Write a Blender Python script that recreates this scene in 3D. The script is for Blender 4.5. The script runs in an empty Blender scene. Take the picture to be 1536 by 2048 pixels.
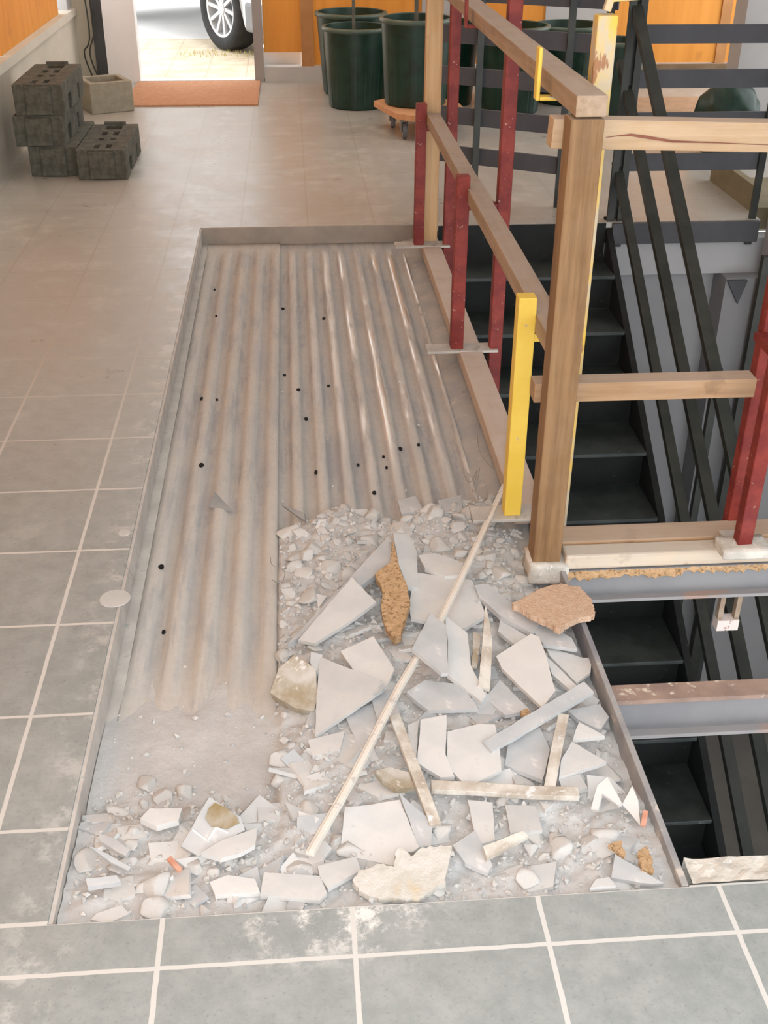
import bpy, bmesh, math, random
from mathutils import Vector, Matrix, noise
random.seed(7)
S = 0.32                      # one floor tile in metres; all plan sizes below are in tiles
PI = math.pi
scn = bpy.context.scene

# ------------------------------------------------------------------ camera
F_PX, PITCH, YAW, ROLL = 2236.0, 0.534654, 0.080363, 0.0058419
CAMP = Vector((0.83052, -4.72773, 4.85207))
_F = Vector((math.sin(YAW)*math.cos(PITCH), math.cos(YAW)*math.cos(PITCH), -math.sin(PITCH)))
_R = Vector((math.cos(YAW), -math.sin(YAW), 0.0))
_U = _R.cross(_F)
_R2 = _R*math.cos(ROLL) + _U*math.sin(ROLL)
_U2 = -_R*math.sin(ROLL) + _U*math.cos(ROLL)
cd = bpy.data.cameras.new('camera')
cam = bpy.data.objects.new('camera', cd)
scn.collection.objects.link(cam)
M = Matrix((_R2, _U2, -_F)).transposed().to_4x4()
M.translation = CAMP*S
cam.matrix_world = M
cd.sensor_fit = 'VERTICAL'; cd.sensor_height = 36.0
cd.lens = F_PX/2048.0*36.0
cd.clip_start = 0.02; cd.clip_end = 200
scn.camera = cam

# ------------------------------------------------------------------ world, lights, exposure
scn.view_settings.view_transform = 'Standard'
scn.view_settings.look = 'None'
scn.view_settings.exposure = -0.22
scn.view_settings.gamma = 1.0
scn.view_settings.use_curve_mapping = False
w = bpy.data.worlds.new('sky'); scn.world = w; w.use_nodes = True
bg = w.node_tree.nodes['Background']
bg.inputs[0].default_value = (0.95, 0.97, 1.0, 1); bg.inputs[1].default_value = 3.3

def light(name, kind, loc, energy, col, size=0.1, rot=(0, 0, 0), sizey=None):
    d = bpy.data.lights.new(name, kind); d.energy = energy; d.color = col
    if kind == 'AREA':
        d.size = size
        if sizey: d.shape = 'RECTANGLE'; d.size_y = sizey
    else: d.shadow_soft_size = size
    o = bpy.data.objects.new(name, d); scn.collection.objects.link(o)
    o.location = loc; o.rotation_euler = rot
    return o
# the camera's own flash, low and to the right of the lens
light('camera_flash', 'POINT', (CAMP + _R2*0.16 - _U2*0.10 + _F*0.05)*S, 82.0, (0.95, 0.98, 1.0), 0.010)
# unseen fill lights, added overhead to supply the hall's soft ambient light
light('overhead_fill_light', 'AREA', (0.3, 2.2, 2.85), 9.0, (1.0, 0.93, 0.84), 2.4, (0, 0, 0), 3.4)
light('overhead_fill_light', 'AREA', (0.0, 6.0, 2.85), 26.0, (1.0, 0.92, 0.82), 2.0, (0, 0, 0), 2.0)

# ------------------------------------------------------------------ helpers
def V(x, y, z=0.0): return Vector((x*S, y*S, z*S))
def PT(px, py, z=0.0):
    """point in tile units seen at a pixel, on the level z"""
    d = _F*F_PX + _R2*(px-768) - _U2*(py-1024)
    t = (z-CAMP.z)/d.z
    return Vector((CAMP.x+d.x*t, CAMP.y+d.y*t, z))
def link(o, parent=None):
    scn.collection.objects.link(o)
    if parent is not None: o.parent = parent
    return o
def mk(name, bm, mat, parent=None, bevel=0, smooth=False, origin=None):
    me = bpy.data.meshes.new(name)
    bmesh.ops.recalc_face_normals(bm, faces=bm.faces[:])
    bm.to_mesh(me); bm.free()
    if origin is not None:
        me.transform(Matrix.Translation(-Vector(origin)))
    o = bpy.data.objects.new(name, me)
    if origin is not None: o.location = Vector(origin)
    me.materials.append(mat)
    if smooth:
        for p in me.polygons: p.use_smooth = True
    if bevel:
        b = o.modifiers.new('b', 'BEVEL'); b.width = bevel; b.segments = 2; b.limit_method = 'ANGLE'
    return link(o, parent)
def empty(name, loc=(0, 0, 0), rz=0):
    o = bpy.data.objects.new(name, None); o.location = loc; o.rotation_euler[2] = rz; o.empty_display_size = 0.05
    return link(o)
def tag(o, label=None, cat=None, group=None, kind=None):
    if label: o['label'] = label
    if cat: o['category'] = cat
    if group: o['group'] = group
    if kind: o['kind'] = kind
    return o
def struct(o): o['kind'] = 'structure'; return o
def bx(bm, x0, x1, y0, y1, z0, z1, sc=S):
    vs = [bm.verts.new((x*sc, y*sc, z*sc)) for z in (z0, z1) for x, y in ((x0, y0), (x1, y0), (x1, y1), (x0, y1))]
    for f in ((3, 2, 1, 0), (4, 5, 6, 7), (0, 1, 5, 4), (1, 2, 6, 5), (2, 3, 7, 6), (3, 0, 4, 7)):
        bm.faces.new([vs[i] for i in f])
    return vs
def box(name, x0, x1, y0, y1, z0, z1, mat, parent=None, bevel=0):
    bm = bmesh.new(); bx(bm, x0, x1, y0, y1, z0, z1)
    c = V((x0+x1)/2, (y0+y1)/2, z0)
    return mk(name, bm, mat, parent, bevel, origin=None if parent is not None else c)
def beam(bm, a, b, w, h, up=Vector((0, 0, 1))):
    """square bar from a to b (metres)"""
    a = Vector(a); b = Vector(b); d = (b-a).normalized()
    s = d.cross(up)
    if s.length < 1e-4: s = Vector((1, 0, 0))
    s.normalize(); u = s.cross(d).normalized()
    vs = []
    for p in (a, b):
        for i, j in ((-1, -1), (1, -1), (1, 1), (-1, 1)):
            vs.append(bm.verts.new(p + s*i*w/2 + u*j*h/2))
    for f in ((0, 1, 2, 3), (7, 6, 5, 4), (0, 4, 5, 1), (1, 5, 6, 2), (2, 6, 7, 3), (3, 7, 4, 0)):
        bm.faces.new([vs[i] for i in f])
def lathe(bm, prof, c, seg=40, close=False):
    rings = []
    for r, z in prof:
        rings.append([bm.verts.new((c[0]+r*math.cos(2*PI*k/seg), c[1]+r*math.sin(2*PI*k/seg), c[2]+z)) for k in range(seg)])
    for a, b in zip(rings, rings[1:]):
        for k in range(seg):
            bm.faces.new((a[k], a[(k+1) % seg], b[(k+1) % seg], b[k]))
    if close:
        bm.faces.new(rings[0][::-1]); bm.faces.new(rings[-1])
def cells(bm, xs, ys, zs, skip, off=(0, 0, 0)):
    """blocks on a grid, leaving the cells named in skip empty (tile units)"""
    nx, ny, nz = len(xs)-1, len(ys)-1, len(zs)-1
    full = lambda i, j, k: 0 <= i < nx and 0 <= j < ny and 0 <= k < nz and not skip(i, j, k)
    vmap = {}
    def v(i, j, k):
        if (i, j, k) not in vmap:
            vmap[(i, j, k)] = bm.verts.new(((xs[i]+off[0])*S, (ys[j]+off[1])*S, (zs[k]+off[2])*S))
        return vmap[(i, j, k)]
    def q(*c):
        try: bm.faces.new([v(*x) for x in c])
        except ValueError: pass
    for i in range(nx):
        for j in range(ny):
            for k in range(nz):
                if not full(i, j, k): continue
                if not full(i-1, j, k): q((i, j, k), (i, j, k+1), (i, j+1, k+1), (i, j+1, k))
                if not full(i+1, j, k): q((i+1, j, k), (i+1, j+1, k), (i+1, j+1, k+1), (i+1, j, k+1))
                if not full(i, j-1, k): q((i, j, k), (i+1, j, k), (i+1, j, k+1), (i, j, k+1))
                if not full(i, j+1, k): q((i, j+1, k), (i, j+1, k+1), (i+1, j+1, k+1), (i+1, j+1, k))
                if not full(i, j, k-1): q((i, j, k), (i, j+1, k), (i+1, j+1, k), (i+1, j, k))
                if not full(i, j, k+1): q((i, j, k+1), (i+1, j, k+1), (i+1, j+1, k+1), (i, j+1, k+1))

# ------------------------------------------------------------------ materials
class NT:
    def __init__(s, name):
        s.m = bpy.data.materials.new(name); s.m.use_nodes = True
        s.t = s.m.node_tree; s.n = s.t.nodes; s.b = s.n['Principled BSDF']
    def new(s, typ, **kw):
        n = s.n.new(typ)
        for k, v in kw.items(): setattr(n, k, v)
        return n
    def ln(s, a, b): s.t.links.new(a, b)
    def val(s, sock, x):
        if isinstance(x, (int, float)): sock.default_value = x
        elif isinstance(x, tuple): sock.default_value = x if len(x) == 4 else (*x, 1)
        else: s.ln(x, sock)
    def math(s, op, a, b=0.0, c=0.0, clamp=False):
        n = s.new('ShaderNodeMath', operation=op, use_clamp=clamp)
        s.val(n.inputs[0], a); s.val(n.inputs[1], b); s.val(n.inputs[2], c)
        return n.outputs[0]
    def ramp(s, x, lo, hi):
        n = s.new('ShaderNodeMapRange', interpolation_type='SMOOTHSTEP')
        s.val(n.inputs['Value'], x); n.inputs['From Min'].default_value = lo; n.inputs['From Max'].default_value = hi
        return n.outputs[0]
    def mix(s, f, a, b):
        n = s.new('ShaderNodeMix', data_type='RGBA')
        s.val(n.inputs[0], f); s.val(n.inputs[6], a); s.val(n.inputs[7], b)
        return n.outputs[2]
    def coord(s, scale=(1, 1, 1), kind='Object'):
        tc = s.new('ShaderNodeTexCoord'); mp = s.new('ShaderNodeMapping')
        mp.inputs['Scale'].default_value = scale
        s.ln(tc.outputs[kind], mp.inputs[0]); return mp.outputs[0]
    def noise(s, vec, scale=5, detail=6, rough=0.6):
        n = s.new('ShaderNodeTexNoise'); s.ln(vec, n.inputs['Vector'])
        n.inputs['Scale'].default_value = scale; n.inputs['Detail'].default_value = detail
        n.inputs['Roughness'].default_value = rough
        return n.outputs['Fac']
    def bump(s, h, strength=0.3, dist=0.005):
        n = s.new('ShaderNodeBump'); n.inputs['Strength'].default_value = strength
        n.inputs['Distance'].default_value = dist
        s.ln(h, n.inputs['Height']); s.ln(n.outputs[0], s.b.inputs['Normal'])
    def set(s, col=None, rough=0.6, metal=0.0):
        if col is not None: s.val(s.b.inputs['Base Color'], col)
        s.val(s.b.inputs['Roughness'], rough); s.val(s.b.inputs['Metallic'], metal)
        return s.m

def m_mottle(name, c1, c2, scale=8, rough=0.8, bump=0.2, metal=0.0, stretch=(1, 1, 1), lo=0.35, hi=0.65, c3=None, s3=30, lo3=0.6, hi3=0.7, rand=0.0, bd=0.004):
    t = NT(name); v = t.coord(stretch)
    n = t.noise(v, scale)
    c = t.mix(t.ramp(n, lo, hi), c1, c2)
    if c3:
        n3 = t.noise(v, s3, 3)
        c = t.mix(t.ramp(n3, lo3, hi3), c, c3)
    if rand:
        oi = t.new('ShaderNodeObjectInfo')
        f = t.math('MULTIPLY_ADD', oi.outputs['Random'], rand, 1-rand*0.6)
        hs = t.new('ShaderNodeHueSaturation'); t.ln(f, hs.inputs['Value']); t.ln(c, hs.inputs['Color']); c = hs.outputs[0]
    if bump: t.bump(t.noise(v, scale*4, 5), bump, bd)
    return t.set(c, rough, metal)

def m_wood(name, c1, c2, axis='Y', dust=(0.62, 0.52, 0.42), dusty=0.3, scale=1.0):
    t = NT(name)
    st = {'X': (1.2, 22, 22), 'Y': (22, 1.2, 22), 'Z': (22, 22, 1.2)}[axis]
    v = t.coord(tuple(k*scale for k in st))
    g = t.noise(v, 2.2, 6, 0.65)
    c = t.mix(t.ramp(g, 0.32, 0.68), c1, c2)
    v2 = t.coord((1, 1, 1))
    k = t.noise(v2, 9, 5)
    c = t.mix(t.math('MULTIPLY', t.ramp(k, 0.62, 0.7), 0.45), c, (c1[0]*0.45, c1[1]*0.4, c1[2]*0.35))
    geo = t.new('ShaderNodeNewGeometry'); sp = t.new('ShaderNodeSeparateXYZ'); t.ln(geo.outputs['Normal'], sp.inputs[0])
    up = t.ramp(sp.outputs[2], 0.5, 0.9)
    d = t.math('MULTIPLY', t.ramp(t.noise(v2, 14, 6), 0.3, 0.7), dusty)
    d = t.math('ADD', d, t.math('MULTIPLY', up, 0.5), clamp=True)
    c = t.mix(d, c, dust)
    t.bump(g, 0.25, 0.003)
    return t.set(c, 0.75)

DUST = (0.60, 0.55, 0.49)
# floor tiles with grout, worn dust film
def m_floor():
    t = NT('floor_tiles')
    v = t.coord((1/S, 1/S, 1/S))
    sp = t.new('ShaderNodeSeparateXYZ'); t.ln(v, sp.inputs[0])
    X, Y = sp.outputs[0], sp.outputs[1]
    wob = t.math('MULTIPLY', t.math('SUBTRACT', t.noise(v, 6, 3), 0.5), 0.012)
    def line(c, wd):
        f = t.math('PINGPONG', t.math('ADD', c, wob), 0.5)
        return t.math('LESS_THAN', f, wd)
    lx = line(X, 0.0135)
    front = t.math('LESS_THAN', Y, -0.67)
    Yf = t.math('ADD', Y, t.math('MULTIPLY', front, -0.02))
    ly = line(Yf, 0.0125)
    seam = t.math('LESS_THAN', t.math('ABSOLUTE', t.math('ADD', Y, 0.66)), 0.014)
    # the row at Y = -1 is cut short by the seam, so no joint between them
    g = t.math('MAXIMUM', t.math('MAXIMUM', lx, ly), seam)
    n1 = t.noise(v, 1.1, 8, 0.7); n2 = t.noise(v, 5.5, 8, 0.75); n3 = t.noise(v, 40, 3)
    tile = t.mix(t.ramp(n2, 0.3, 0.7), (0.26, 0.283, 0.275), (0.335, 0.355, 0.347))
    tile = t.mix(t.math('MULTIPLY', t.ramp(n3, 0.55, 0.75), 0.5), tile, (0.17, 0.19, 0.17))
    # walked-in dust: thicker towards the entrance and round the opening
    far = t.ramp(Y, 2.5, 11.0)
    near = t.math('MULTIPLY', t.ramp(n1, 0.5, 0.7), 0.22)
    cover = t.math('MULTIPLY_ADD', far, t.math('MULTIPLY_ADD', n2, 0.5, 0.52), near, clamp=True)
    # pale smears against the cut edge
    e1 = t.math('SUBTRACT', 1.0, t.ramp(t.math('ABSOLUTE', t.math('ADD', Y, 0.72)), 0.02, 0.42))
    blob = t.math('MULTIPLY', e1, t.ramp(t.noise(v, 2.6, 8, 0.8), 0.5, 0.62))
    xm = t.math('SUBTRACT', 1.0, t.ramp(t.math('ABSOLUTE', t.math('SUBTRACT', X, 0.92)), 0.15, 0.75))
    blob = t.math('MULTIPLY', blob, t.math('MULTIPLY_ADD', xm, 1.1, 0.02))
    e2 = t.math('SUBTRACT', 1.0, t.ramp(t.math('ABSOLUTE', t.math('ADD', X, 0.62)), 0.03, 0.30))
    b2 = t.math('MULTIPLY', t.math('MULTIPLY', e2, t.ramp(t.noise(v, 3.4, 7, 0.75), 0.5, 0.62)), 0.35)
    dust_glare_col = t.mix(far, (0.60, 0.59, 0.56), (0.46, 0.425, 0.37))
    dust_glare_col = t.mix(t.math('MULTIPLY', t.ramp(t.noise(v, 2.2, 8, 0.8), 0.48, 0.62), 0.45), dust_glare_col, (0.58, 0.56, 0.52))  # paler blotches put the patchy glare of the far floor into the dust colour
    c = t.mix(cover, tile, dust_glare_col)
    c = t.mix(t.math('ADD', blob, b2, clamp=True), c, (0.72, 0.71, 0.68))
    gcol = t.mix(far, (0.60, 0.59, 0.56), (0.36, 0.31, 0.24))
    vis = t.math('SUBTRACT', 1.0, t.math('MULTIPLY', t.math('MULTIPLY', far, n1), 0.9), clamp=True)
    c = t.mix(t.math('MULTIPLY', g, vis), c, gcol)
    h = t.math('MULTIPLY_ADD', g, -1.0, t.math('MULTIPLY', n3, 0.15))
    t.bump(h, 0.25, 0.002)
    r = t.math('MULTIPLY_ADD', n2, 0.30, t.math('MULTIPLY_ADD', n1, 0.40, 0.0)); t.b.inputs['Specular IOR Level'].default_value = 0.65
    return t.set(c, r)
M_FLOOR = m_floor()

def m_deck():
    t = NT('dusty_galvanised_deck')
    v = t.coord((1, 1, 1)); vs = t.coord((26, 2.6, 26)); sp = t.new('ShaderNodeSeparateXYZ')
    t.ln(v, sp.inputs[0])
    z = sp.outputs[2]
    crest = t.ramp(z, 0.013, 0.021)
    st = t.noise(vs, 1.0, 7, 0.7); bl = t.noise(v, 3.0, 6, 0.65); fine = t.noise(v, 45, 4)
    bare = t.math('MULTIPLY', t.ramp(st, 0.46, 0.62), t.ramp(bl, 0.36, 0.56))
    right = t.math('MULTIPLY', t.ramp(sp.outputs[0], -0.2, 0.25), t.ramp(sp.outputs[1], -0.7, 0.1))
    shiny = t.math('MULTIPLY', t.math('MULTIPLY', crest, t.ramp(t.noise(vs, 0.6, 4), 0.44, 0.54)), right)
    dust = t.mix(fine, (0.43, 0.405, 0.37), (0.57, 0.545, 0.505))
    blue = t.mix(fine, (0.24, 0.25, 0.27), (0.36, 0.37, 0.385))
    c = t.mix(t.math('MULTIPLY', bare, 0.8), dust, blue)
    bl2 = t.math('MULTIPLY', t.ramp(t.noise(t.coord((9, 2.2, 9)), 1.3, 8, 0.75), 0.47, 0.60), 0.5)
    c = t.mix(bl2, c, (0.37, 0.38, 0.395))
    gr = t.noise(v, 150, 2)
    c = t.mix(t.math('MULTIPLY', t.ramp(gr, 0.55, 0.75), 0.35), c, (0.30, 0.29, 0.28))
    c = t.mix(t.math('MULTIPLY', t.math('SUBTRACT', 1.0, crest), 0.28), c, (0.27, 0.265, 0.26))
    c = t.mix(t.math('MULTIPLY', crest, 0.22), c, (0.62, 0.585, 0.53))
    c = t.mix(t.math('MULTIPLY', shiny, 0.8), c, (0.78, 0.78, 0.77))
    t.bump(t.noise(v, 60, 5), 0.25, 0.003)
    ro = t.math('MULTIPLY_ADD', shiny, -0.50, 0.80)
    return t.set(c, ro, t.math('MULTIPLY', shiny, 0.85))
M_DECK = m_deck()

def m_mound():
    t = NT('rubble_dust')
    v = t.coord((1, 1, 1))
    n = t.noise(v, 7, 7, 0.7); n2 = t.noise(v, 60, 5, 0.7)
    c = t.mix(t.ramp(n, 0.35, 0.65), (0.52, 0.52, 0.515), (0.61, 0.60, 0.585))
    c = t.mix(t.math('MULTIPLY', t.ramp(n2, 0.45, 0.75), 0.3), c, (0.46, 0.46, 0.46))
    t.bump(t.noise(v, 110, 6, 0.75), 0.6, 0.006)
    return t.set(c, 0.95)
M_MOUND = m_mound()

M_STONE = m_mottle('mortar_lump', (0.62, 0.60, 0.565), (0.55, 0.545, 0.535), 14, 0.95, 0.35, c3=(0.66, 0.63, 0.59), s3=50, rand=0.16)
M_SHARD = m_mottle('dusty_tile_shard', (0.56, 0.565, 0.56), (0.64, 0.63, 0.61), 9, 0.9, 0.15, c3=(0.45, 0.47, 0.48), s3=18, lo3=0.62, hi3=0.74, rand=0.25)
M_SHARDG = m_mottle('grey_tile_shard', (0.43, 0.45, 0.46), (0.53, 0.53, 0.53), 9, 0.85, 0.15, c3=(0.68, 0.67, 0.65), s3=14, rand=0.2)
M_SHARDD = m_mottle('dark_grey_shard', (0.24, 0.25, 0.25), (0.31, 0.31, 0.30), 9, 0.85, 0.15)
M_SHARDB = m_mottle('stained_shard', (0.55, 0.53, 0.49), (0.33, 0.27, 0.18), 11, 0.9, 0.25, c3=(0.66, 0.64, 0.6), s3=24)
M_FIBRE = m_mottle('coarse_fibreboard', (0.52, 0.33, 0.17), (0.66, 0.44, 0.25), 60, 1.0, 1.0, c3=(0.30, 0.18, 0.08), s3=110, lo3=0.55, hi3=0.65, bd=0.006)
M_FIBREP = m_mottle('pale_fibreboard', (0.60, 0.40, 0.27), (0.68, 0.49, 0.35), 50, 1.0, 0.9, c3=(0.45, 0.28, 0.16), s3=120, bd=0.006)
M_FIBRED = m_mottle('dusty_fibreboard', (0.62, 0.60, 0.56), (0.52, 0.49, 0.43), 14, 1.0, 0.7, c3=(0.58, 0.45, 0.27), s3=8, lo3=0.60, hi3=0.72, bd=0.005)
M_STRIP = m_mottle('adhesive_streaked_strip', (0.68, 0.65, 0.59), (0.44, 0.38, 0.31), 16, 0.85, 0.3, c3=(0.72, 0.71, 0.69), s3=30)
M_TRIM = m_mottle('dusty_metal_trim', (0.68, 0.64, 0.57), (0.74, 0.70, 0.63), 20, 0.7, 0.1, c3=(0.52, 0.50, 0.47), s3=40)
M_BRICK = m_mottle('red_brick', (0.50, 0.22, 0.14), (0.60, 0.33, 0.24), 30, 0.9)
M_CONC = m_mottle('concrete_edge', (0.42, 0.39, 0.355), (0.52, 0.49, 0.45), 9, 0.95, 0.4, c3=(0.36, 0.33, 0.29), s3=20)
M_PLASTER = m_mottle('plaster_crumbs', (0.66, 0.62, 0.55), (0.48, 0.45, 0.40), 16, 0.95, 0.8, c3=(0.74, 0.71, 0.65), s3=70)
M_WOODN = m_wood('dusty_rail_timber', (0.28, 0.19, 0.11), (0.40, 0.28, 0.18), 'Y', (0.43, 0.355, 0.30), 0.3)
M_WOODX = m_wood('pale_rail_timber', (0.40, 0.26, 0.14), (0.50, 0.35, 0.21), 'X', (0.50, 0.41, 0.35), 0.15)
M_WOODM = m_wood('brown_rail_timber', (0.30, 0.17, 0.08), (0.41, 0.25, 0.13), 'X', (0.46, 0.39, 0.33), 0.12)
M_WOODP = m_wood('post_timber', (0.155, 0.078, 0.028), (0.26, 0.145, 0.060), 'Z', (0.38, 0.28, 0.20), 0.10)
M_WOODF = m_wood('orange_post_timber', (0.50, 0.30, 0.13), (0.60, 0.38, 0.19), 'Z', (0.56, 0.44, 0.34), 0.15)
M_PLANK = m_wood('plank_timber', (0.44, 0.33, 0.24), (0.54, 0.42, 0.32), 'Y', (0.54, 0.46, 0.40), 0.6)
M_KICK = m_wood('kickboard_timber', (0.46, 0.36, 0.26), (0.60, 0.50, 0.38), 'X', (0.50, 0.44, 0.37), 0.6)
M_RED = m_mottle('red_paint', (0.15, 0.010, 0.007), (0.24, 0.028, 0.017), 14, 0.6, 0.1, c3=(0.42, 0.26, 0.2), s3=60, lo3=0.66, hi3=0.74)
M_YEL = m_mottle('yellow_paint', (0.74, 0.50, 0.06), (0.80, 0.56, 0.09), 8, 0.5, 0.1, c3=(0.50, 0.40, 0.28), s3=22, lo3=0.64, hi3=0.70)
M_YELW = m_mottle('worn_yellow_paint', (0.70, 0.46, 0.06), (0.52, 0.45, 0.34), 22, 0.6, 0.2, c3=(0.34, 0.16, 0.07), s3=30, lo3=0.62, hi3=0.68, stretch=(1, 1, 0.4))
M_STEEL = m_mottle('grey_painted_steel', (0.115, 0.115, 0.125), (0.15, 0.15, 0.155), 5, 0.5, 0.05)
M_BEAM = m_mottle('beam_grey_paint', (0.17, 0.17, 0.18), (0.21, 0.21, 0.215), 4, 0.55, 0.08)
M_RUST = m_mottle('rusty_beam_top', (0.24, 0.17, 0.14), (0.34, 0.24, 0.19), 10, 0.85, 0.4, c3=(0.62, 0.55, 0.44), s3=26, lo3=0.58, hi3=0.68)
M_EDGE = m_mottle('dusty_steel_plate', (0.22, 0.22, 0.24), (0.36, 0.35, 0.34), 6, 0.7, 0.15, c3=(0.55, 0.51, 0.45), s3=24)
M_GBAR = m_mottle('dark_grey_bar', (0.055, 0.056, 0.063), (0.07, 0.07, 0.078), 5, 0.6, 0.03)
M_BLACK = m_mottle('black_rail_steel', (0.018, 0.022, 0.018), (0.035, 0.038, 0.03), 8, 0.5, 0.03)
M_STEP = m_mottle('black_stair_steel', (0.003, 0.004, 0.004), (0.008, 0.010, 0.009), 8, 0.75, 0.08, c3=(0.05, 0.06, 0.055), s3=36, lo3=0.66, hi3=0.80)
M_TREAD = m_mottle('scuffed_tread', (0.020, 0.027, 0.026), (0.045, 0.055, 0.052), 7, 0.5, 0.1, c3=(0.16, 0.18, 0.17), s3=34, lo3=0.66, hi3=0.82)
M_WELL = m_mottle('stairwell_grey_wall', (0.33, 0.33, 0.335), (0.36, 0.36, 0.365), 2, 0.85, 0.05)
M_WELLD = m_mottle('stairwell_dark_column', (0.25, 0.25, 0.255), (0.28, 0.28, 0.285), 2, 0.85, 0.05)
M_WELLW = m_mottle('stairwell_white_beam', (0.42, 0.42, 0.425), (0.45, 0.45, 0.455), 2, 0.85, 0.05)
M_LOW = m_mottle('lower_floor', (0.20, 0.185, 0.165), (0.25, 0.23, 0.20), 2, 0.7, 0.05)
M_WALL = m_mottle('cream_plaster', (0.62, 0.57, 0.47), (0.67, 0.62, 0.52), 3, 0.85, 0.1, c3=(0.45, 0.40, 0.30), s3=30, lo3=0.7, hi3=0.8)
M_WALLE = m_mottle('shaded_plaster', (0.50, 0.45, 0.35), (0.55, 0.50, 0.39), 3, 0.85, 0.1)
M_WHITE = m_mottle('white_paint', (0.78, 0.77, 0.75), (0.82, 0.81, 0.79), 3, 0.5, 0.03)
M_SKIRT = m_mottle('pale_grey_skirting', (0.50, 0.48, 0.45), (0.56, 0.54, 0.50), 3, 0.7, 0.05)
M_COL = m_mottle('grey_column_paint', (0.44, 0.43, 0.42), (0.48, 0.47, 0.46), 3, 0.8, 0.05)
M_OLIVE = m_mottle('olive_brown_board', (0.20, 0.17, 0.10), (0.25, 0.21, 0.13), 6, 0.85, 0.1)
M_FRAME = m_mottle('grey_brown_frame', (0.30, 0.27, 0.25), (0.34, 0.31, 0.29), 3, 0.5, 0.03)
M_DFRAME = m_mottle('dark_door_frame', (0.035, 0.035, 0.035), (0.05, 0.05, 0.05), 3, 0.4, 0.02)
M_MULL = m_mottle('brown_mullion', (0.42, 0.19, 0.06), (0.48, 0.23, 0.08), 8, 0.7, 0.05)
M_TUB = m_mottle('dark_green_plastic', (0.006, 0.026, 0.016), (0.010, 0.042, 0.026), 10, 0.38, 0.03)
M_TUBR = m_mottle('green_plastic_rim', (0.07, 0.11, 0.08), (0.10, 0.14, 0.11), 10, 0.4, 0.03)
M_SOIL = m_mottle('pale_soil', (0.40, 0.34, 0.24), (0.30, 0.26, 0.17), 16, 0.95, 0.7, c3=(0.62, 0.56, 0.45), s3=12)
M_STEM = m_mottle('grey_bark', (0.10, 0.10, 0.075), (0.15, 0.14, 0.11), 20, 0.9, 0.3)
M_DOLLY = m_mottle('orange_plywood', (0.62, 0.30, 0.13), (0.68, 0.36, 0.18), 6, 0.7, 0.1, stretch=(1, 12, 1))
M_CAST = m_mottle('grey_castor', (0.12, 0.12, 0.13), (0.20, 0.20, 0.20), 10, 0.5, 0.03)
M_MAT = m_mottle('terracotta_coir', (0.50, 0.24, 0.12), (0.56, 0.29, 0.16), 40, 1.0, 0.6)
M_MATB = m_mottle('tan_brown_sheet', (0.40, 0.24, 0.13), (0.46, 0.29, 0.17), 8, 0.9, 0.2)
M_BLOCK = m_mottle('concrete_block', (0.075, 0.073, 0.056), (0.125, 0.12, 0.095), 22, 0.98, 0.6, c3=(0.06, 0.058, 0.045), s3=60)
M_BLOCKP = m_mottle('pale_concrete_block', (0.30, 0.27, 0.20), (0.36, 0.32, 0.25), 22, 0.98, 0.5)
M_TYRE = m_mottle('tyre_rubber', (0.018, 0.018, 0.02), (0.03, 0.03, 0.03), 10, 0.8, 0.1)
M_ALLOY = m_mottle('alloy', (0.62, 0.62, 0.63), (0.68, 0.68, 0.68), 4, 0.35, 0.0, metal=0.4)
M_CAR = m_mottle('white_car_paint', (0.82, 0.83, 0.83), (0.84, 0.85, 0.85), 2, 0.25, 0.0)
M_CARG = m_mottle('grey_bumper', (0.20, 0.21, 0.22), (0.23, 0.24, 0.25), 4, 0.5, 0.02)
M_GLASSD = m_mottle('dark_window', (0.02, 0.025, 0.03), (0.03, 0.035, 0.04), 2, 0.08, 0.0)
M_PAVE = None
def m_pave():
    t = NT('cream_paving'); v = t.coord((1/S, 1/S, 1/S)); sp = t.new('ShaderNodeSeparateXYZ'); t.ln(v, sp.inputs[0])
    def line(c, o):
        return t.math('LESS_THAN', t.math('PINGPONG', t.math('ADD', c, o), 0.5), 0.02)
    g = t.math('MAXIMUM', line(sp.outputs[0], 0.3), line(sp.outputs[1], 0.1))
    n = t.noise(v, 1.6, 6)
    c = t.mix(t.ramp(n, 0.35, 0.65), (0.66, 0.54, 0.38), (0.78, 0.68, 0.52))
    c = t.mix(t.math('MULTIPLY', g, 0.5), c, (0.45, 0.36, 0.25))
    return t.set(c, 0.8)
M_PAVE = m_pave()
def m_orange():
    t = NT('orange_board'); v = t.coord((7, 7, 0.9)); v2 = t.coord((1, 1, 1))
    n = t.noise(v, 1.4, 6, 0.6)
    c = t.mix(t.ramp(n, 0.3, 0.7), (0.76, 0.33, 0.045), (0.86, 0.40, 0.065))
    c = t.mix(t.math('MULTIPLY', t.ramp(t.noise(v2, 5, 4), 0.62, 0.72), 0.3), c, (0.50, 0.19, 0.04))
    t.set(c, 0.6)
    tr = t.new('ShaderNodeBsdfTranslucent'); t.ln(c, tr.inputs[0]); mx = t.new('ShaderNodeMixShader'); mx.inputs[0].default_value = 0.22
    t.ln(t.b.outputs[0], mx.inputs[1]); t.ln(tr.outputs[0], mx.inputs[2]); t.ln(mx.outputs[0], t.n['Material Output'].inputs[0])
    return t.m
M_ORANGE = m_orange()

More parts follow.
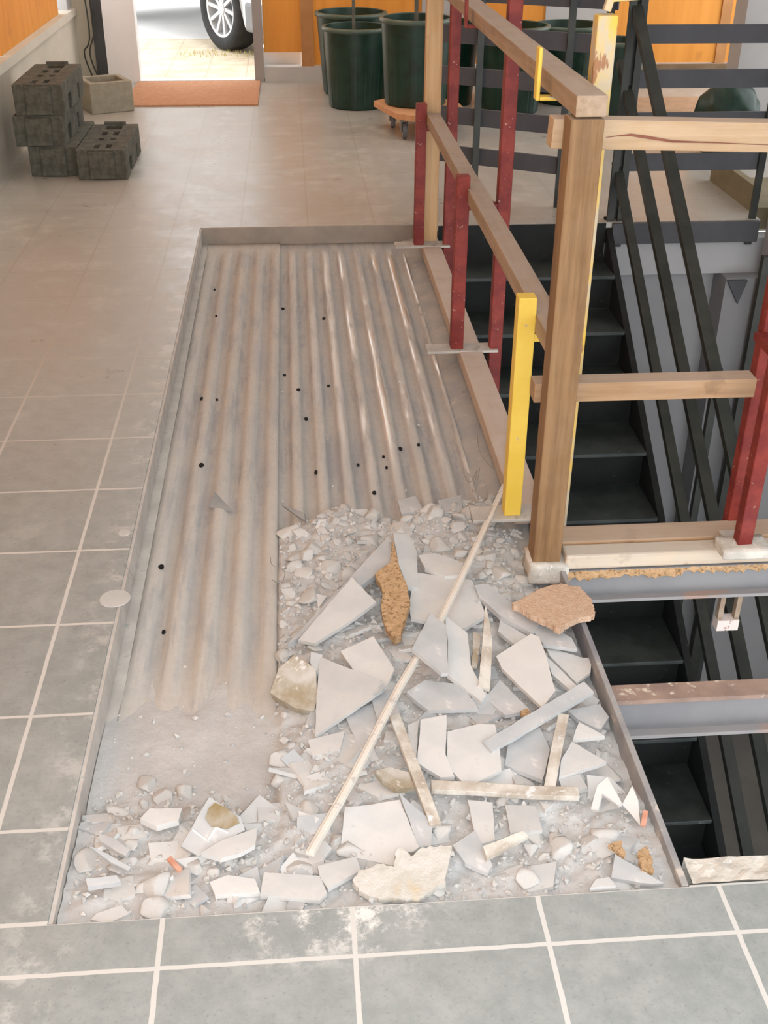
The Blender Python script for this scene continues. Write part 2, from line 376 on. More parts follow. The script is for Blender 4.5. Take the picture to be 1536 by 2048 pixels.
# ================================================================== SETTING
bm = bmesh.new()
bx(bm, -4.3, -0.6, -7, 24.4, -0.9, 0)
bx(bm, -0.6, 2.84, -7, -0.67, -0.9, 0)
bx(bm, -0.6, 2.84, 11.9, 24.4, -0.9, 0)
bx(bm, 2.84, 7.93, 11.82, 24.4, -0.32, 0)
bx(bm, 7.93, 13, 14.2, 24.4, -0.9, 0)
bx(bm, 2.84, 9, -7, -0.66, -0.9, 0)
bx(bm, -0.6, 2.84, -0.67, 11.9, -0.9, -0.40)
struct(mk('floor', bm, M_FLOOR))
struct(box('ceiling', -4.5, 13, -7, 24.5, 9.2, 9.5, M_WHITE))
# void sides
bm = bmesh.new(); bx(bm, 2.0, 13, 12.25, 12.5, -9, -0.9); struct(mk('wall_stairwell_back', bm, M_WELL))
bm = bmesh.new(); bx(bm, 2.6, 2.83, -0.7, 12.25, -9, -0.9); struct(mk('wall_stairwell_left', bm, M_WELL))
bm = bmesh.new(); bx(bm, 12, 12.3, -3, 12.25, -9, 9.2); struct(mk('wall_right', bm, M_WELL))
bm = bmesh.new(); bx(bm, 2.6, 12.3, -3.2, 12.5, -9.3, -9); struct(mk('floor_lower', bm, M_LOW))
bm = bmesh.new(); bx(bm, 5.72, 12, 11.95, 12.25, -0.88, -0.32); struct(mk('trim_1', bm, M_WELLW))
bm = bmesh.new(); bx(bm, 7.5, 9.6, 11.7, 12.25, -9, -0.88); struct(mk('trim_2', bm, M_WELLD))
bm = bmesh.new(); bx(bm, 7.95, 10.4, 10.9, 11.6, -9, 9.2); struct(mk('trim_3', bm, M_WELL))
bm = bmesh.new(); g3 = [bm.verts.new(V(a_, b_, c_)) for b_ in (11.62, 11.69) for a_, c_ in ((7.50, -0.9), (7.82, -0.9), (7.72, -1.28))]
bm.faces.new(g3[:3]); bm.faces.new(g3[3:][::-1])
for i in range(3): bm.faces.new((g3[i], g3[3+i], g3[3+(i+1) % 3], g3[(i+1) % 3]))
tag(mk('steel_gusset', bm, M_GBAR), 'small dark triangular steel bracket under the white beam', 'bracket')
# left wall: low plaster wall, orange boards above
bm = bmesh.new(); bx(bm, -4.5, -4.2, -7, 24.2, 0, 1.62); bx(bm, -4.55, -4.12, -7, 24.2, 1.50, 1.66)
struct(mk('wall_left', bm, M_WALL))
bm = bmesh.new(); bx(bm, -4.5, -4.22, 23.6, 24.4, 1.66, 9.2); struct(mk('trim_4', bm, M_COL))
y = -7
for i in range(5):
    y1 = y+6.0
    o = box('orange_panel', -4.42, -4.3, y, y1-0.1, 1.66, 9.2, M_ORANGE)
    tag(o, ['orange board panel above the left wall ledge, nearest the camera', 'orange board panel above the left ledge, second from the camera', 'orange board panel on the left wall, before the concrete blocks',
            'orange board panel above the stacked concrete blocks', 'orange board panel at far end of the left wall'][i], 'panel', 'orange boards on the left wall')
    y = y1
# far wall
bm = bmesh.new()
bx(bm, -4.5, -3.75, 24.2, 24.5, 0, 9.2)
struct(mk('wall_back', bm, M_WALLE))
bm = bmesh.new(); bx(bm, -3.75, 12.2, 24.2, 24.5, 6.92, 9.2); struct(mk('trim_16', bm, M_WALLE))
bm = bmesh.new(); bx(bm, 0.2, 12.0, 24.1, 24.5, 0, 0.32); struct(mk('baseboard_back', bm, M_SKIRT))
bm = bmesh.new(); bx(bm, -3.52, -2.78, 24.05, 24.5, 0, 6.9); struct(mk('trim_5', bm, M_WHITE))
d = struct(empty('door_1', V(-1.4, 24.2, 0)))
for x0, x1, m in ((-3.78, -3.52, M_DFRAME), (-0.04, 0.18, M_FRAME)):
    bm = bmesh.new(); bx(bm, x0+1.4, x1+1.4, -0.15, 0.25, 0, 6.9); mk('door_jamb', bm, m, d)
bm = bmesh.new(); bx(bm, -2.78+1.4, 1.36, -0.12, 0.25, -0.02, 0.04); mk('threshold', bm, M_WHITE, d)
# orange boards of the back wall, one by one, with the mullions between them
po = [(0.20, 1.10), (1.40, 4.0), (5.0, 7.0), (8.55, 11.35), (11.6, 12.0)]
lb = ['orange board right beside the open doorway', 'orange board behind the two green tubs left of the post', 'orange board behind the middle of the railing',
      'wide orange board seen between the dark bars at top right', 'narrow orange board strip at far right of the back wall']
for (a, b), l in zip(po, lb):
    tag(box('orange_panel', a, b, 24.25, 24.35, 0.64 if a < 1 else 0.34, 6.9, M_ORANGE), l, 'panel', 'orange boards of the back wall')
for i, (a, b, m) in enumerate([(1.10, 1.40, M_MULL), (4.0, 5.0, M_COL), (7.0, 8.55, M_COL), (11.35, 11.6, M_MULL)]):
    bm = bmesh.new(); bx(bm, a, b, 24.2, 24.4, 0.32, 6.9); struct(mk('trim_%d' % (6+i), bm, m))
tag(box('daylight_gap_block', 0.1, 1.1, 24.6, 25.1, -0.04, 0.70, M_WHITE, bevel=0.01), 'white block added outside for the bright daylight gap under the orange board beside the doorway', 'block')  # added white block stands for daylight showing through the gap under the board
bm = bmesh.new(); bx(bm, 8.9, 11.95, 24.0, 24.09, 0, 0.33); struct(mk('baseboard_right', bm, m_mottle('brown_skirting', (0.16, 0.10, 0.05), (0.21, 0.14, 0.08), 5, 0.8, 0.1)))
# column at the right
bm = bmesh.new(); bx(bm, 9.2, 10.9, 17, 17.6, 0, 9.2); struct(mk('trim_10', bm, M_COL))
tag(box('low_plinth', 8.06, 12, 12.3, 14.15, -0.3, 0.05, M_OLIVE), 'low olive brown board right of the landing, behind the dark bars', 'board')
bm = bmesh.new(); bx(bm, 7.93, 8.05, 12.3, 14.2, -0.3, 0.4); 
o = mk('side_board', bm, M_OLIVE); tag(o, 'olive brown upright board along right edge of the landing', 'board')

# outdoors
bm = bmesh.new(); bx(bm, -40, 40, 24.5, 80, -0.5, -0.04); struct(mk('ground_outside', bm, M_PAVE))
bm = bmesh.new(); bx(bm, -40, 40, 31.6, 80, -0.3, -0.036); struct(mk('ground_outside_far', bm, M_WHITE))
bm = bmesh.new(); bx(bm, -30, 30, 50, 50.6, 0, 9); struct(mk('wall_outside', bm, M_WHITE))

# doormats
tag(box('door_mat', -2.85, 0.08, 21.1, 24.05, 0.0, 0.035, M_MAT), 'terracotta doormat lying inside the open doorway', 'doormat')
tag(box('floor_sheet', 8.15, 10.6, 18.6, 21.4, 0.0, 0.05, M_MATB), 'tan brown sheet on floor behind the dark bars, left of grey column', 'floor sheet')

# ================================================================== PIT
ZC, ZT = -0.235, -0.285           # crest and trough of the deck
PER = 0.236
def corr(x):
    ph = ((x-0.05) % PER)/PER
    s = 0.5+0.5*math.cos(2*PI*ph)
    return s*s*(3-2*s)
deck = empty('corrugated_deck', V(1.0, 5.5, -0.3))
tag(deck, 'dusty corrugated steel decking exposed in the floor opening', 'decking')
def sheet(x0, x1, y0, y1, dz, name):
    bm = bmesh.new(); nx = int((x1-x0)/0.0147); ny = 90
    g = []
    for j in range(ny+1):
        yy = y0+(y1-y0)*j/ny
        row = []
        for i in range(nx+1):
            xx = x0+(x1-x0)*i/nx
            z = ZT+(ZC-ZT)*corr(xx)+dz+0.010*(noise.noise(Vector((xx*2.5, yy*1.3, dz*9)))+0.5*noise.noise(Vector((xx*9, yy*4, 3))))
            # plaster slurry flattening the troughs towards the end walls
            k = min(1, max(0, (yy-11.1)/0.5)); z = z*(1-k)+(ZT+0.03+dz)*k
            k = min(1, max(0, (2.0-yy)/1.0)) if x1 < 1 else 0; z = z*(1-k)+(ZC+0.01+0.006*noise.noise(Vector((xx*7, yy*7, 0))))*k
            row.append(bm.verts.new(V(xx-1.0, yy-5.5, z+0.3)))
        g.append(row)
    for a, b in zip(g, g[1:]):
        for i in range(nx): bm.faces.new((a[i], a[i+1], b[i+1], b[i]))
    o = mk(name, bm, M_DECK, deck, smooth=True)
    sm = o.modifiers.new('s', 'SOLIDIFY'); sm.thickness = 0.0015
    return o
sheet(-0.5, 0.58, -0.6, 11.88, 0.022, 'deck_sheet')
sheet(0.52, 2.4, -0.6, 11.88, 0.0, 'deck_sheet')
M_HOLE = m_mottle('hole_black', (0.004, 0.004, 0.004), (0.006, 0.006, 0.006), 5, 1.0, 0)
for px, py in ((429, 577), (433, 637), (404, 799), (434, 797), (569, 744), (657, 766), (648, 632), (612, 831), (716, 923), (767, 907), (800, 893), (837, 892), (773, 929), (633, 943), (749, 988), (323, 1138), (327, 1261), (403, 936), (597, 781), (565, 612)):
    p = PT(px, py, -0.24)
    zz = ZT+(ZC-ZT)*corr(p.x)+(0.022 if p.x < 0.58 else 0)+0.014
    bm = bmesh.new(); r = random.uniform(0.013, 0.024)
    c = [bm.verts.new(V(p.x-1+r*math.cos(a)*random.uniform(.8, 1.2), p.y-5.5+1.5*r*math.sin(a), zz+0.3)) for a in [k*PI/5 for k in range(10)]]
    f = bm.faces.new(c)
    ext = bmesh.ops.extrude_face_region(bm, geom=[f]); bmesh.ops.translate(bm, verts=[v for v in ext['geom'] if isinstance(v, bmesh.types.BMVert)], vec=(0, 0, -0.004))
    mk('drilled_hole', bm, M_HOLE, deck)
for px, py, rr, l in ((230, 1197, 0.115, 'larger round pale putty spot at the left cut edge'), (249, 1066, 0.05, 'smaller round pale putty spot at the left cut edge')):
    p = PT(px, py, 0); bm = bmesh.new(); lathe(bm, [(rr*S, 0), (rr*S*0.97, 0.0012), (0.0003, 0.0015)], (0, 0, 0), 40)
    o = mk('putty_patch', bm, m_mottle('putty', (0.50, 0.50, 0.485), (0.54, 0.54, 0.52), 9, 0.85, 0)); o.location = p*S; tag(o, l, 'putty')
# concrete margins of the opening
bm = bmesh.new(); bx(bm, -0.6, -0.49, -0.66, 11.88, -0.40, -0.235); bx(bm, -0.599, -0.575, -0.66, 11.88, -0.22, -0.008)
struct(mk('trim_11', bm, m_mottle('cut_edge_mortar', (0.47, 0.445, 0.41), (0.57, 0.54, 0.50), 12, 0.95, 0.5, c3=(0.42, 0.42, 0.40), s3=24)))
bm = bmesh.new(); bx(bm, -0.6, 2.84, 11.86, 11.905, -0.40, -0.004)
struct(mk('trim_12', bm, m_mottle('cut_edge_dark', (0.30, 0.26, 0.22), (0.36, 0.31, 0.26), 7, 0.95, 0.4)))
bm = bmesh.new()
n = 60; rows = []
for j in range(n+1):
    yy = 2.0+(11.86-2.0)*j/n; row = []
    for i in range(9):
        xx = 2.36+(2.84-2.36)*i/8
        z = -0.255+0.07*min(1, max(0, (xx-2.38)/0.2))+0.03*noise.noise(Vector((xx*9, yy*5, 1)))
        row.append(bm.verts.new(V(xx, yy, z)))
    rows.append(row)
for a, b in zip(rows, rows[1:]):
    for i in range(8): bm.faces.new((a[i], a[i+1], b[i+1], b[i]))
struct(mk('trim_13', bm, m_mottle('grey_dusty_margin', (0.42, 0.40, 0.37), (0.33, 0.335, 0.34), 7, 0.95, 0.6, c3=(0.50, 0.47, 0.43), s3=26), smooth=True))
# plank on the edge of the opening, beside the void
tag(box('edge_plank', 2.60, 2.86, 3.35, 11.86, -0.12, 0.03, M_PLANK, bevel=0.004), 'long dusty timber plank laid along the edge beside the stairwell', 'plank')
# steel edge plate
bm = bmesh.new(); bx(bm, 2.80, 2.84, -0.66, 3.3, -0.5, 0.0); bx(bm, 2.72, 2.80, -0.66, 3.3, -0.34, -0.31)
tag(mk('steel_edge_angle', bm, M_EDGE, bevel=0.0015), 'thin upright steel plate holding back the rubble beside the stairwell', 'steel plate')
# front sill of the void
bm = bmesh.new()
n = 120; rows = []
for j in range(5):
    row = []
    for i in range(n+1):
        xx = 2.86+(9-2.86)*i/n; yy = -0.66+0.17*j/4
        row.append(bm.verts.new(V(xx, yy, 0.012+0.02*noise.noise(Vector((xx*9, yy*9, 0)))+0.012*noise.noise(Vector((xx*30, yy*30, 0))))))
    rows.append(row)
rows.append([bm.verts.new((v.co.x, v.co.y, -0.9*S)) for v in rows[-1]])
for a, b in zip(rows, rows[1:]):
    for i in range(n): bm.faces.new((a[i], a[i+1], b[i+1], b[i]))
struct(mk('trim_14', bm, M_PLASTER))

# ================================================================== STEEL BEAMS OVER THE VOID
def channel(name, y0, y1, zt, zb, label, top_mat):
    e = empty(name, V(2.84, (y0+y1)/2, zb)); tag(e, label, 'steel beam')
    ox, oy, oz = 2.84, (y0+y1)/2, zb
    bm = bmesh.new(); bx(bm, 0, 9.1, y0-oy, y1-oy, zt-0.035-oz, zt-oz); mk('top_flange', bm, top_mat, e, bevel=0.001)
    bm = bmesh.new(); bx(bm, 0, 9.1, y0+0.015-oy, y0+0.05-oy, 0.03, zt-0.035-oz); mk('web', bm, M_BEAM, e)
    bm = bmesh.new(); bx(bm, 0, 9.1, y0-0.05-oy, y1-oy, 0, 0.03); mk('bottom_flange', bm, m_mottle('beam_flange', (0.24, 0.23, 0.235), (0.28, 0.27, 0.27), 3, 0.6, 0.1, c3=(0.34, 0.24, 0.2), s3=4), e, bevel=0.001)
    return e
channel('steel_beam', 2.46, 2.80, -0.02, -0.30, 'grey steel beam across the stairwell under the timber kickboard', M_BEAM)
channel('steel_beam', 0.93, 1.10, -0.05, -0.35, 'grey steel beam with a rusty top, nearer one across the stairwell', M_RUST)
# kickboard with splintered lower edge
kb = empty('kickboard', V(2.84, 2.7, 0)); tag(kb, 'pale timber kickboard laid on the steel beam beside the stairwell', 'timber board')
bm = bmesh.new(); bx(bm, 0, 9.0, -0.05, 0.20, 0.0, 0.13); mk('rear_board', bm, M_WOODM, kb, bevel=0.004)
bm = bmesh.new(); bx(bm, 0, 9.0, -0.23, -0.055, -0.015, 0.115); mk('front_board', bm, M_KICK, kb, bevel=0.006)
bm = bmesh.new()
n = 340; a = []; b = []
for i in range(n+1):
    xx = 9.0*i/n
    dep = 0.02+0.05*max(0, noise.noise(Vector((xx*2.2, 0, 5)))+0.35)+0.045*random.random()
    a.append(bm.verts.new(V(xx, -0.23-0.01*random.random(), -0.02)))
    b.append(bm.verts.new(V(xx, -0.235-dep*0.7, -0.03-dep*0.55)))
for i in range(n): bm.faces.new((a[i], a[i+1], b[i+1], b[i]))
o = mk('fibre_fringe', bm, M_FIBRE, kb); o.modifiers.new('s', 'SOLIDIFY').thickness = 0.006
o['label'] = 'torn brown fibreboard fringe'

# ================================================================== STAIRS
Y0, GO, RI = 11.82, 0.8113, 0.5627
st = empty('stair_flight', V(4.3, 4, -9)); tag(st, 'black steel stair flight going down into the stairwell', 'stairs')
OX, OY, OZ = 4.3, 4.0, -9.0
for k in range(1, 16):
    yn = Y0-k*GO; z = -k*RI
    bm = bmesh.new(); bx(bm, 2.96-OX, 5.52-OX, yn-OY, yn+GO+0.16-OY, z-0.06-OZ, z-OZ); mk('tread', bm, M_TREAD, st, bevel=0.004)
for k in range(1, 17):
    yn = Y0-(k-1)*GO+(0.15 if k > 1 else -0.035); z = -(k-1)*RI
    bm = bmesh.new(); bx(bm, 2.96-OX, 5.52-OX, yn-OY, yn+0.03-OY, z-RI-OZ, z-(0.06 if k > 1 else 0.01)-OZ); mk('riser', bm, M_STEP, st)
def stringer(x0, x1):
    bm = bmesh.new(); v = []
    ya, yb = 12.0, -1.2
    pts = [(ya, 0.04), (yb, 0.04-(Y0-yb)*RI/GO), (yb, -0.75-(Y0-yb)*RI/GO), (ya, -0.75)]
    L = [bm.verts.new(V(x0-OX, y_-OY, z_-OZ)) for y_, z_ in pts]; R_ = [bm.verts.new(V(x1-OX, y_-OY, z_-OZ)) for y_, z_ in pts]
    bm.faces.new(L); bm.faces.new(R_[::-1])
    for i in range(4): bm.faces.new((L[i], L[(i+1) % 4], R_[(i+1) % 4], R_[i]))
    mk('stringer', bm, M_STEP, st)
stringer(2.90, 2.95); stringer(5.53, 5.62)
hr = empty('stair_handrail', V(5.62, 12, 0)); tag(hr, 'black stair handrail of three sloping bars down the stairwell', 'handrail')
def slp(y_, h): return V(5.66-5.62, y_-12, h-(Y0-y_)*RI/GO)
for h, ya, w_ in ((0.65, 12.1, 0.13), (1.80, 12.4, 0.14), (2.92, 12.6, 0.15)):
    bm = bmesh.new(); beam(bm, slp(ya, h), slp(-0.6, h), w_*S, 0.10*S); mk('sloping_bar', bm, M_BLACK, hr, bevel=0.002)
for yy in (12.0, 0.5):
    bm = bmesh.new(); zz = -(Y0-yy)*RI/GO
    bx(bm, 0.0, 0.12, yy-12-0.05, yy-12+0.05, zz-0.2, zz+3.05); mk('post', bm, M_BLACK, hr)
# slim posts standing on the lower floor
for X, zt, w_, l in ((6.92, 0.35, 0.16, 'thick dark steel post rising through the stairwell behind the red posts'), (6.50, -1.2, 0.10, 'thin dark steel post deep in the stairwell between the sloping bars')):
    tag(box('steel_post', X-w_/2, X+w_/2, 8.95, 9.05, -9, zt, M_BLACK), l, 'post')

# ================================================================== LANDING GUARDS
def guard(name, label, a, b, zs, bar_h, posts, mat=M_GBAR, post_lo=-0.4):
    a = Vector((a[0], a[1], 0)); b = Vector((b[0], b[1], 0))
    e = empty(name, a*S); tag(e, label, 'railing')
    for z in zs:
        bm = bmesh.new(); beam(bm, Vector((0, 0, z*S)), (b-a)*S+Vector((0, 0, z*S)), 0.012*4*S, bar_h*S); mk('flat_bar', bm, mat, e)
    for t in posts:
        p = (b-a)*t; d = (b-a).normalized()
        bm = bmesh.new()
        q = p+Vector((d.y, -d.x, 0))*0.08
        bx(bm, q.x-0.05, q.x+0.05, q.y-0.03, q.y+0.03, post_lo, 3.35); mk('post', bm, M_BLACK, e)
    return e
guard('landing_guard', 'dark grey guard of wide flat bars on the landing, upper right', (5.60, 11.98), (7.85, 11.98), (0.85, 1.44, 2.03, 2.63, 3.22), 0.25, (0.0, 0.07, 0.99))
guard('landing_guard', 'dark grey flat-bar guard at the stair head, behind the red and wooden posts', (3.0, 13.9), (5.55, 12.45), (0.62, 1.22, 1.82, 2.42, 3.02), 0.26, (0.30, 0.78, 0.97), post_lo=0.0)
bm = bmesh.new(); bx(bm, 5.62, 7.9, 11.74, 11.815, -0.32, -0.005)
struct(mk('trim_15', bm, M_GBAR))

# ================================================================== TIMBER EDGE PROTECTION
wp = empty('timber_post', V(2.7, 2.6, 0)); tag(wp, 'thick brown timber corner post standing in plaster at the stairwell', 'post')
bm = bmesh.new(); bx(bm, -0.115, 0.105, -0.1, 0.1, 0.02, 3.39); mk('shaft', bm, M_WOODP, wp, bevel=0.003)
bm = bmesh.new()
bx(bm, -0.14, 0.16, -0.16, 0.13, -0.12, 0.05)
bmesh.ops.subdivide_edges(bm, edges=bm.edges[:], cuts=4, use_grid_fill=True)
for v in bm.verts: v.co += noise.noise_vector(v.co*40)*0.006
mk('plaster_foot', bm, M_PLASTER, wp, smooth=True)
fp = empty('timber_post', V(2.72, 11.0, 0)); tag(fp, 'far orange-brown timber post at the end of the railing', 'post')
bm = bmesh.new(); bx(bm, -0.11, 0.11, -0.08, 0.08, 0.02, 3.40); mk('shaft', bm, M_WOODF, fp, bevel=0.003)
def rail(name, a, b, w_, h_, mat, label):
    bm = bmesh.new(); a = Vector(a); b = Vector(b); c = (a+b)/2
    beam(bm, (a-c)*S, (b-c)*S, w_*S, h_*S)
    bmesh.ops.subdivide_edges(bm, edges=[e for e in bm.edges if e.calc_length() > 0.5], cuts=14)
    for v in bm.verts: v.co += Vector((0, 0, 0.0025))*noise.noise((v.co+c)*1.7)
    o = mk(name, bm, mat, bevel=0.002); o.location = c*S
    return tag(o, label, 'rail')
rail('timber_rail', (2.715, 2.52, 3.465), (2.70, 14.6, 3.465), 0.20, 0.13, M_WOODN, 'upper timber rail running away from the corner post')
rail('timber_rail', (2.715, 2.80, 1.745), (2.71, 10.80, 1.745), 0.18, 0.15, M_WOODN, 'lower timber rail running away from the corner post')
RX = rail('timber_rail', (2.52, 2.79, 3.26), (7.2, 2.83, 3.12), 0.15, 0.19, M_WOODX, 'upper pale timber rail across the right edge, cracked along its length')
rail('timber_rail', (2.54, 2.80, 1.40), (4.22, 2.80, 1.40), 0.17, 0.15, M_WOODM, 'lower brown timber rail ending at the red posts on the right')

def on_y(px, py, yy):
    d = _F*F_PX + _R2*(px-768) - _U2*(py-1024); t_ = (yy-CAMP.y)/d.y
    return CAMP+d*t_
bm = bmesh.new(); K = [on_y(a_, b_, 2.712) for a_, b_ in ((1212, 275), (1235, 272), (1262, 270), (1290, 274), (1345, 283), (1440, 286), (1560, 291))]
wd = (0.002, 0.006, 0.016, 0.02, 0.014, 0.005, 0.003)
up_ = [bm.verts.new((k_+Vector((0, 0, w_/2)))*S-RX.location) for k_, w_ in zip(K, wd)]; dn_ = [bm.verts.new((k_-Vector((0, 0, w_/2)))*S-RX.location) for k_, w_ in zip(K, wd)]
for i in range(6): bm.faces.new((up_[i], up_[i+1], dn_[i+1], dn_[i]))
o = mk('crack', bm, m_mottle('red_brown_crack', (0.16, 0.05, 0.03), (0.22, 0.08, 0.05), 20, 0.9, 0), RX); o.modifiers.new('s', 'SOLIDIFY').thickness = 0.001; o['label'] = 'reddish brown crack'
def tube(bm, x0, x1, y0, y1, z0, z1): bx(bm, x0, x1, y0, y1, z0, z1)
def guardpost(loc, rz, m, mworn, label, foot_label=None, tall=4.1, th=0.14, handle=False, plate=True, hooks=True, zs=1.94, g=0.40, gy=0.0):
    """clamp-on guard post: x across the edge (room side -, void side +)"""
    e = empty('guardrail_clamp_post', V(*loc), rz); tag(e, label, 'guard post')
    h = th/2
    bm = bmesh.new(); tube(bm, -h, h, -h, h, 0.03, zs); mk('short_upright', bm, m, e, bevel=0.003)
    bm = bmesh.new(); tube(bm, g-h, g+h, gy-h, gy+h, -0.55, tall); mk('tall_upright', bm, mworn, e, bevel=0.003)
    bm = bmesh.new(); bx(bm, h, g-h, -h*0.8, h*0.8, 1.585, 1.645); mk('bracket', bm, m, e)
    bm = bmesh.new()
    if plate: bx(bm, -0.34, g+0.02, -0.12, 0.12, 0.0, 0.03)
    else: bx(bm, -0.1, 0.2, -0.12, 0.12, 0.0, 0.03)
    mk('base_plate', bm, M_CONC, e, bevel=0.002)
    if hooks:
        # J shaped hook cradling the upper rail
        bm = bmesh.new(); t_ = 0.028
        bx(bm, -0.02, g-h, -0.05, 0.05, 3.355, 3.355+t_); bx(bm, -0.02-t_, -0.02, -0.05, 0.05, 3.355, 3.70)
        mk('rail_hook', bm, m, e, bevel=0.003)
    if handle:
        bm = bmesh.new(); pts = [V(g, 0, 3.92), V(g+0.02, 0, 4.00), V(g+0.26, -0.02, 4.02), V(g+0.34, -0.02, 4.14), V(g+0.34, -0.02, 4.6)]
        for a_, b_ in zip(pts, pts[1:]): beam(bm, a_, b_, 0.05*S, 0.05*S, Vector((0, 1, 0)))
        mk('bent_handle', bm, mworn, e, bevel=0.002)
    return e
guardpost((2.555, 3.30, 0.01), 0, M_YEL, M_YELW, 'yellow steel clamp post holding the rails beside the corner post', tall=3.9, handle=True)
guardpost((2.575, 6.95, 0.01), 0, M_RED, M_RED, 'dark red steel clamp post halfway along the left railing', g=0.44)
guardpost((2.55, 10.80, 0.01), 0, M_RED, M_RED, 'dark red steel clamp post beside the far timber post', tall=3.4, hooks=False, g=0.42)
e = guardpost((4.25, 2.50, 0.13), PI/2, M_RED, M_RED, 'bright red steel clamp post standing on the kickboard at right', plate=False, g=0.44, gy=-0.08, th=0.115)
bm = bmesh.new()
bx(bm, -0.16, 0.08, -0.18, 0.20, -0.02, 0.05)
bmesh.ops.subdivide_edges(bm, edges=bm.edges[:], cuts=4, use_grid_fill=True)
for v in bm.verts: v.co += noise.noise_vector(v.co*40)*0.005
mk('plaster_foot', bm, M_PLASTER, e, smooth=True)
bm = bmesh.new(); bx(bm, -0.02, 0.04, -0.09, -0.05, -0.70, -0.40); bx(bm, -0.02, 0.04, 0.05, 0.09, -0.70, -0.40); mk('lower_jaw', bm, m_mottle('grimy_clamp_steel', (0.26, 0.19, 0.13), (0.36, 0.28, 0.21), 20, 0.8, 0.1), e)
bm = bmesh.new(); bx(bm, -0.04, 0.06, -0.09, 0.09, -0.80, -0.70); o = mk('jaw_end', bm, m_mottle('chipped_white_red', (0.7, 0.62, 0.58), (0.74, 0.68, 0.64), 10, 0.7, 0.1, c3=(0.3, 0.08, 0.05), s3=40), e)
o['label'] = 'chipped white painted clamp end'

# ================================================================== RUBBLE
def ss(a, b, x):
    t_ = min(1, max(0, (x-a)/(b-a))); return t_*t_*(3-2*t_)
def hmound(x, y, rough=True):
    """top of the rubble bed in tile units; below the deck where there is none"""
    edge = 4.05+0.10*math.sin(x*7)+0.10*noise.noise(Vector((x*3, 0, 0)))+0.35*ss(2.0, 2.5, x)
    a = ss(edge, edge-0.5, y)*ss(0.52, 0.62, x)
    top = -0.165+0.015*ss(4.0, 2.2, y)+0.06*ss(1.8, -0.3, y)+0.03*math.exp(-((x-1.7)**2+(y-1.2)**2)/0.5)
    top -= 0.06*ss(2.35, 2.78, x)*ss(-0.6, 0.4, y)
    top -= 0.05*ss(1.0, 0.6, x)*ss(0.4, 1.0, y)
    b = ss(0.55, 0.1, y+0.12*noise.noise(Vector((x*3, 1, 2))))
    hb = -0.11+0.05*ss(0.2, -0.6, y)
    h = -0.42
    if a > 0: h = max(h, (-0.34)*(1-a)+top*a)
    if b > 0: h = max(h, (-0.34)*(1-b)+hb*b)
    # thin tongue of fine dust over the left sheet
    c = ss(2.1, 0.5, y+0.45*noise.noise(Vector((x*2.6, y*1.5, 4)))+0.12*noise.noise(Vector((x*11, y*3, 2))))
    if x < 0.585: h = max(h, -0.275*(1-c)+(-0.190)*c)
    if rough:
        v = Vector((x*5, y*5, 0)); q_ = 1-0.85*ss(0.70, 0.5, x)*ss(0.25, 0.5, y)
        h += q_*( 0.026*noise.noise(v)+0.022*noise.noise(v*2.7)+0.016*noise.noise(v*7))
    return h
bm = bmesh.new()
NX, NY = 150, 210; x0, x1, y0, y1 = -0.57, 2.80, -0.665, 4.7
g = []
for j in range(NY+1):
    yy = y0+(y1-y0)*j/NY
    g.append([bm.verts.new(V(x0+(x1-x0)*i/NX, yy, hmound(x0+(x1-x0)*i/NX, yy))) for i in range(NX+1)])
for a, b in zip(g, g[1:]):
    for i in range(NX):
        if max(v.co.z for v in (a[i], a[i+1], b[i], b[i+1])) > -0.33*S:
            bm.faces.new((a[i], a[i+1], b[i+1], b[i]))
bmesh.ops.delete(bm, geom=[v for v in bm.verts if not v.link_faces], context='VERTS')
tag(mk('mortar_dust', bm, M_MOUND, smooth=True), 'bed of crushed mortar and dust filling the front of the opening', 'rubble', kind='stuff')

# fine gravel: nobody could count it
def chip(bm, p, r):
    rot = Matrix.Rotation(random.random()*6.28, 3, Vector((random.random()-.5, random.random()-.5, random.random()-.5)).normalized())
    vs = [bm.verts.new(p+rot @ Vector((a*r*random.uniform(.7, 1.2), b*r*random.uniform(.6, 1.1), c*r*random.uniform(.4, .8)))) for a, b, c in ((1, 0, 0), (-1, 0, 0), (0, 1, 0), (0, -1, 0), (0, 0, 1), (0, 0, -1))]
    for f in ((0, 2, 4), (2, 1, 4), (1, 3, 4), (3, 0, 4), (2, 0, 5), (1, 2, 5), (3, 1, 5), (0, 3, 5)): bm.faces.new([vs[i] for i in f])
def inrubble(x, y): return hmound(x, y, False) > -0.27
bm = bmesh.new(); n = 0
while n < 4200:
    x = random.uniform(-0.54, 2.76); y = random.uniform(-0.64, 4.2)
    if not inrubble(x, y): continue
    if x < 0.6 and y > 0.45 and random.random() < 0.93: continue
    r = random.choice((0.010, 0.014, 0.018, 0.026))
    chip(bm, V(x, y, hmound(x, y)+r*0.3), r*S); n += 1
for _ in range(140):
    x = random.uniform(-0.5, 2.3); y = random.uniform(3.9, 11.4)
    if random.random() < (y-3.9)/5: continue
    r = random.choice((0.008, 0.012, 0.018)); chip(bm, V(x, y, ZT+(ZC-ZT)*corr(x)+0.02), r*S)
tag(mk('gravel', bm, M_STONE), 'fine gravel and crumbs scattered through the rubble', 'gravel', kind='stuff')

def zone(x, y):
    if x < 0.62: return 'in the strip of rubble at the left front' if x < 0.2 else 'in the front rubble below the smooth dusty patch'
    if y > 2.9: return 'along the top edge of the rubble'
    if x < 1.25: return 'in the left part of the main heap' if y > 0.6 else 'near the lower end of the metal trim'
    if x > 2.2: return 'close to the corner post' if y > 1.8 else 'beside the upright steel plate'
    return 'in the middle of the main heap' if y > 0.7 else 'in the centre of the front edge'
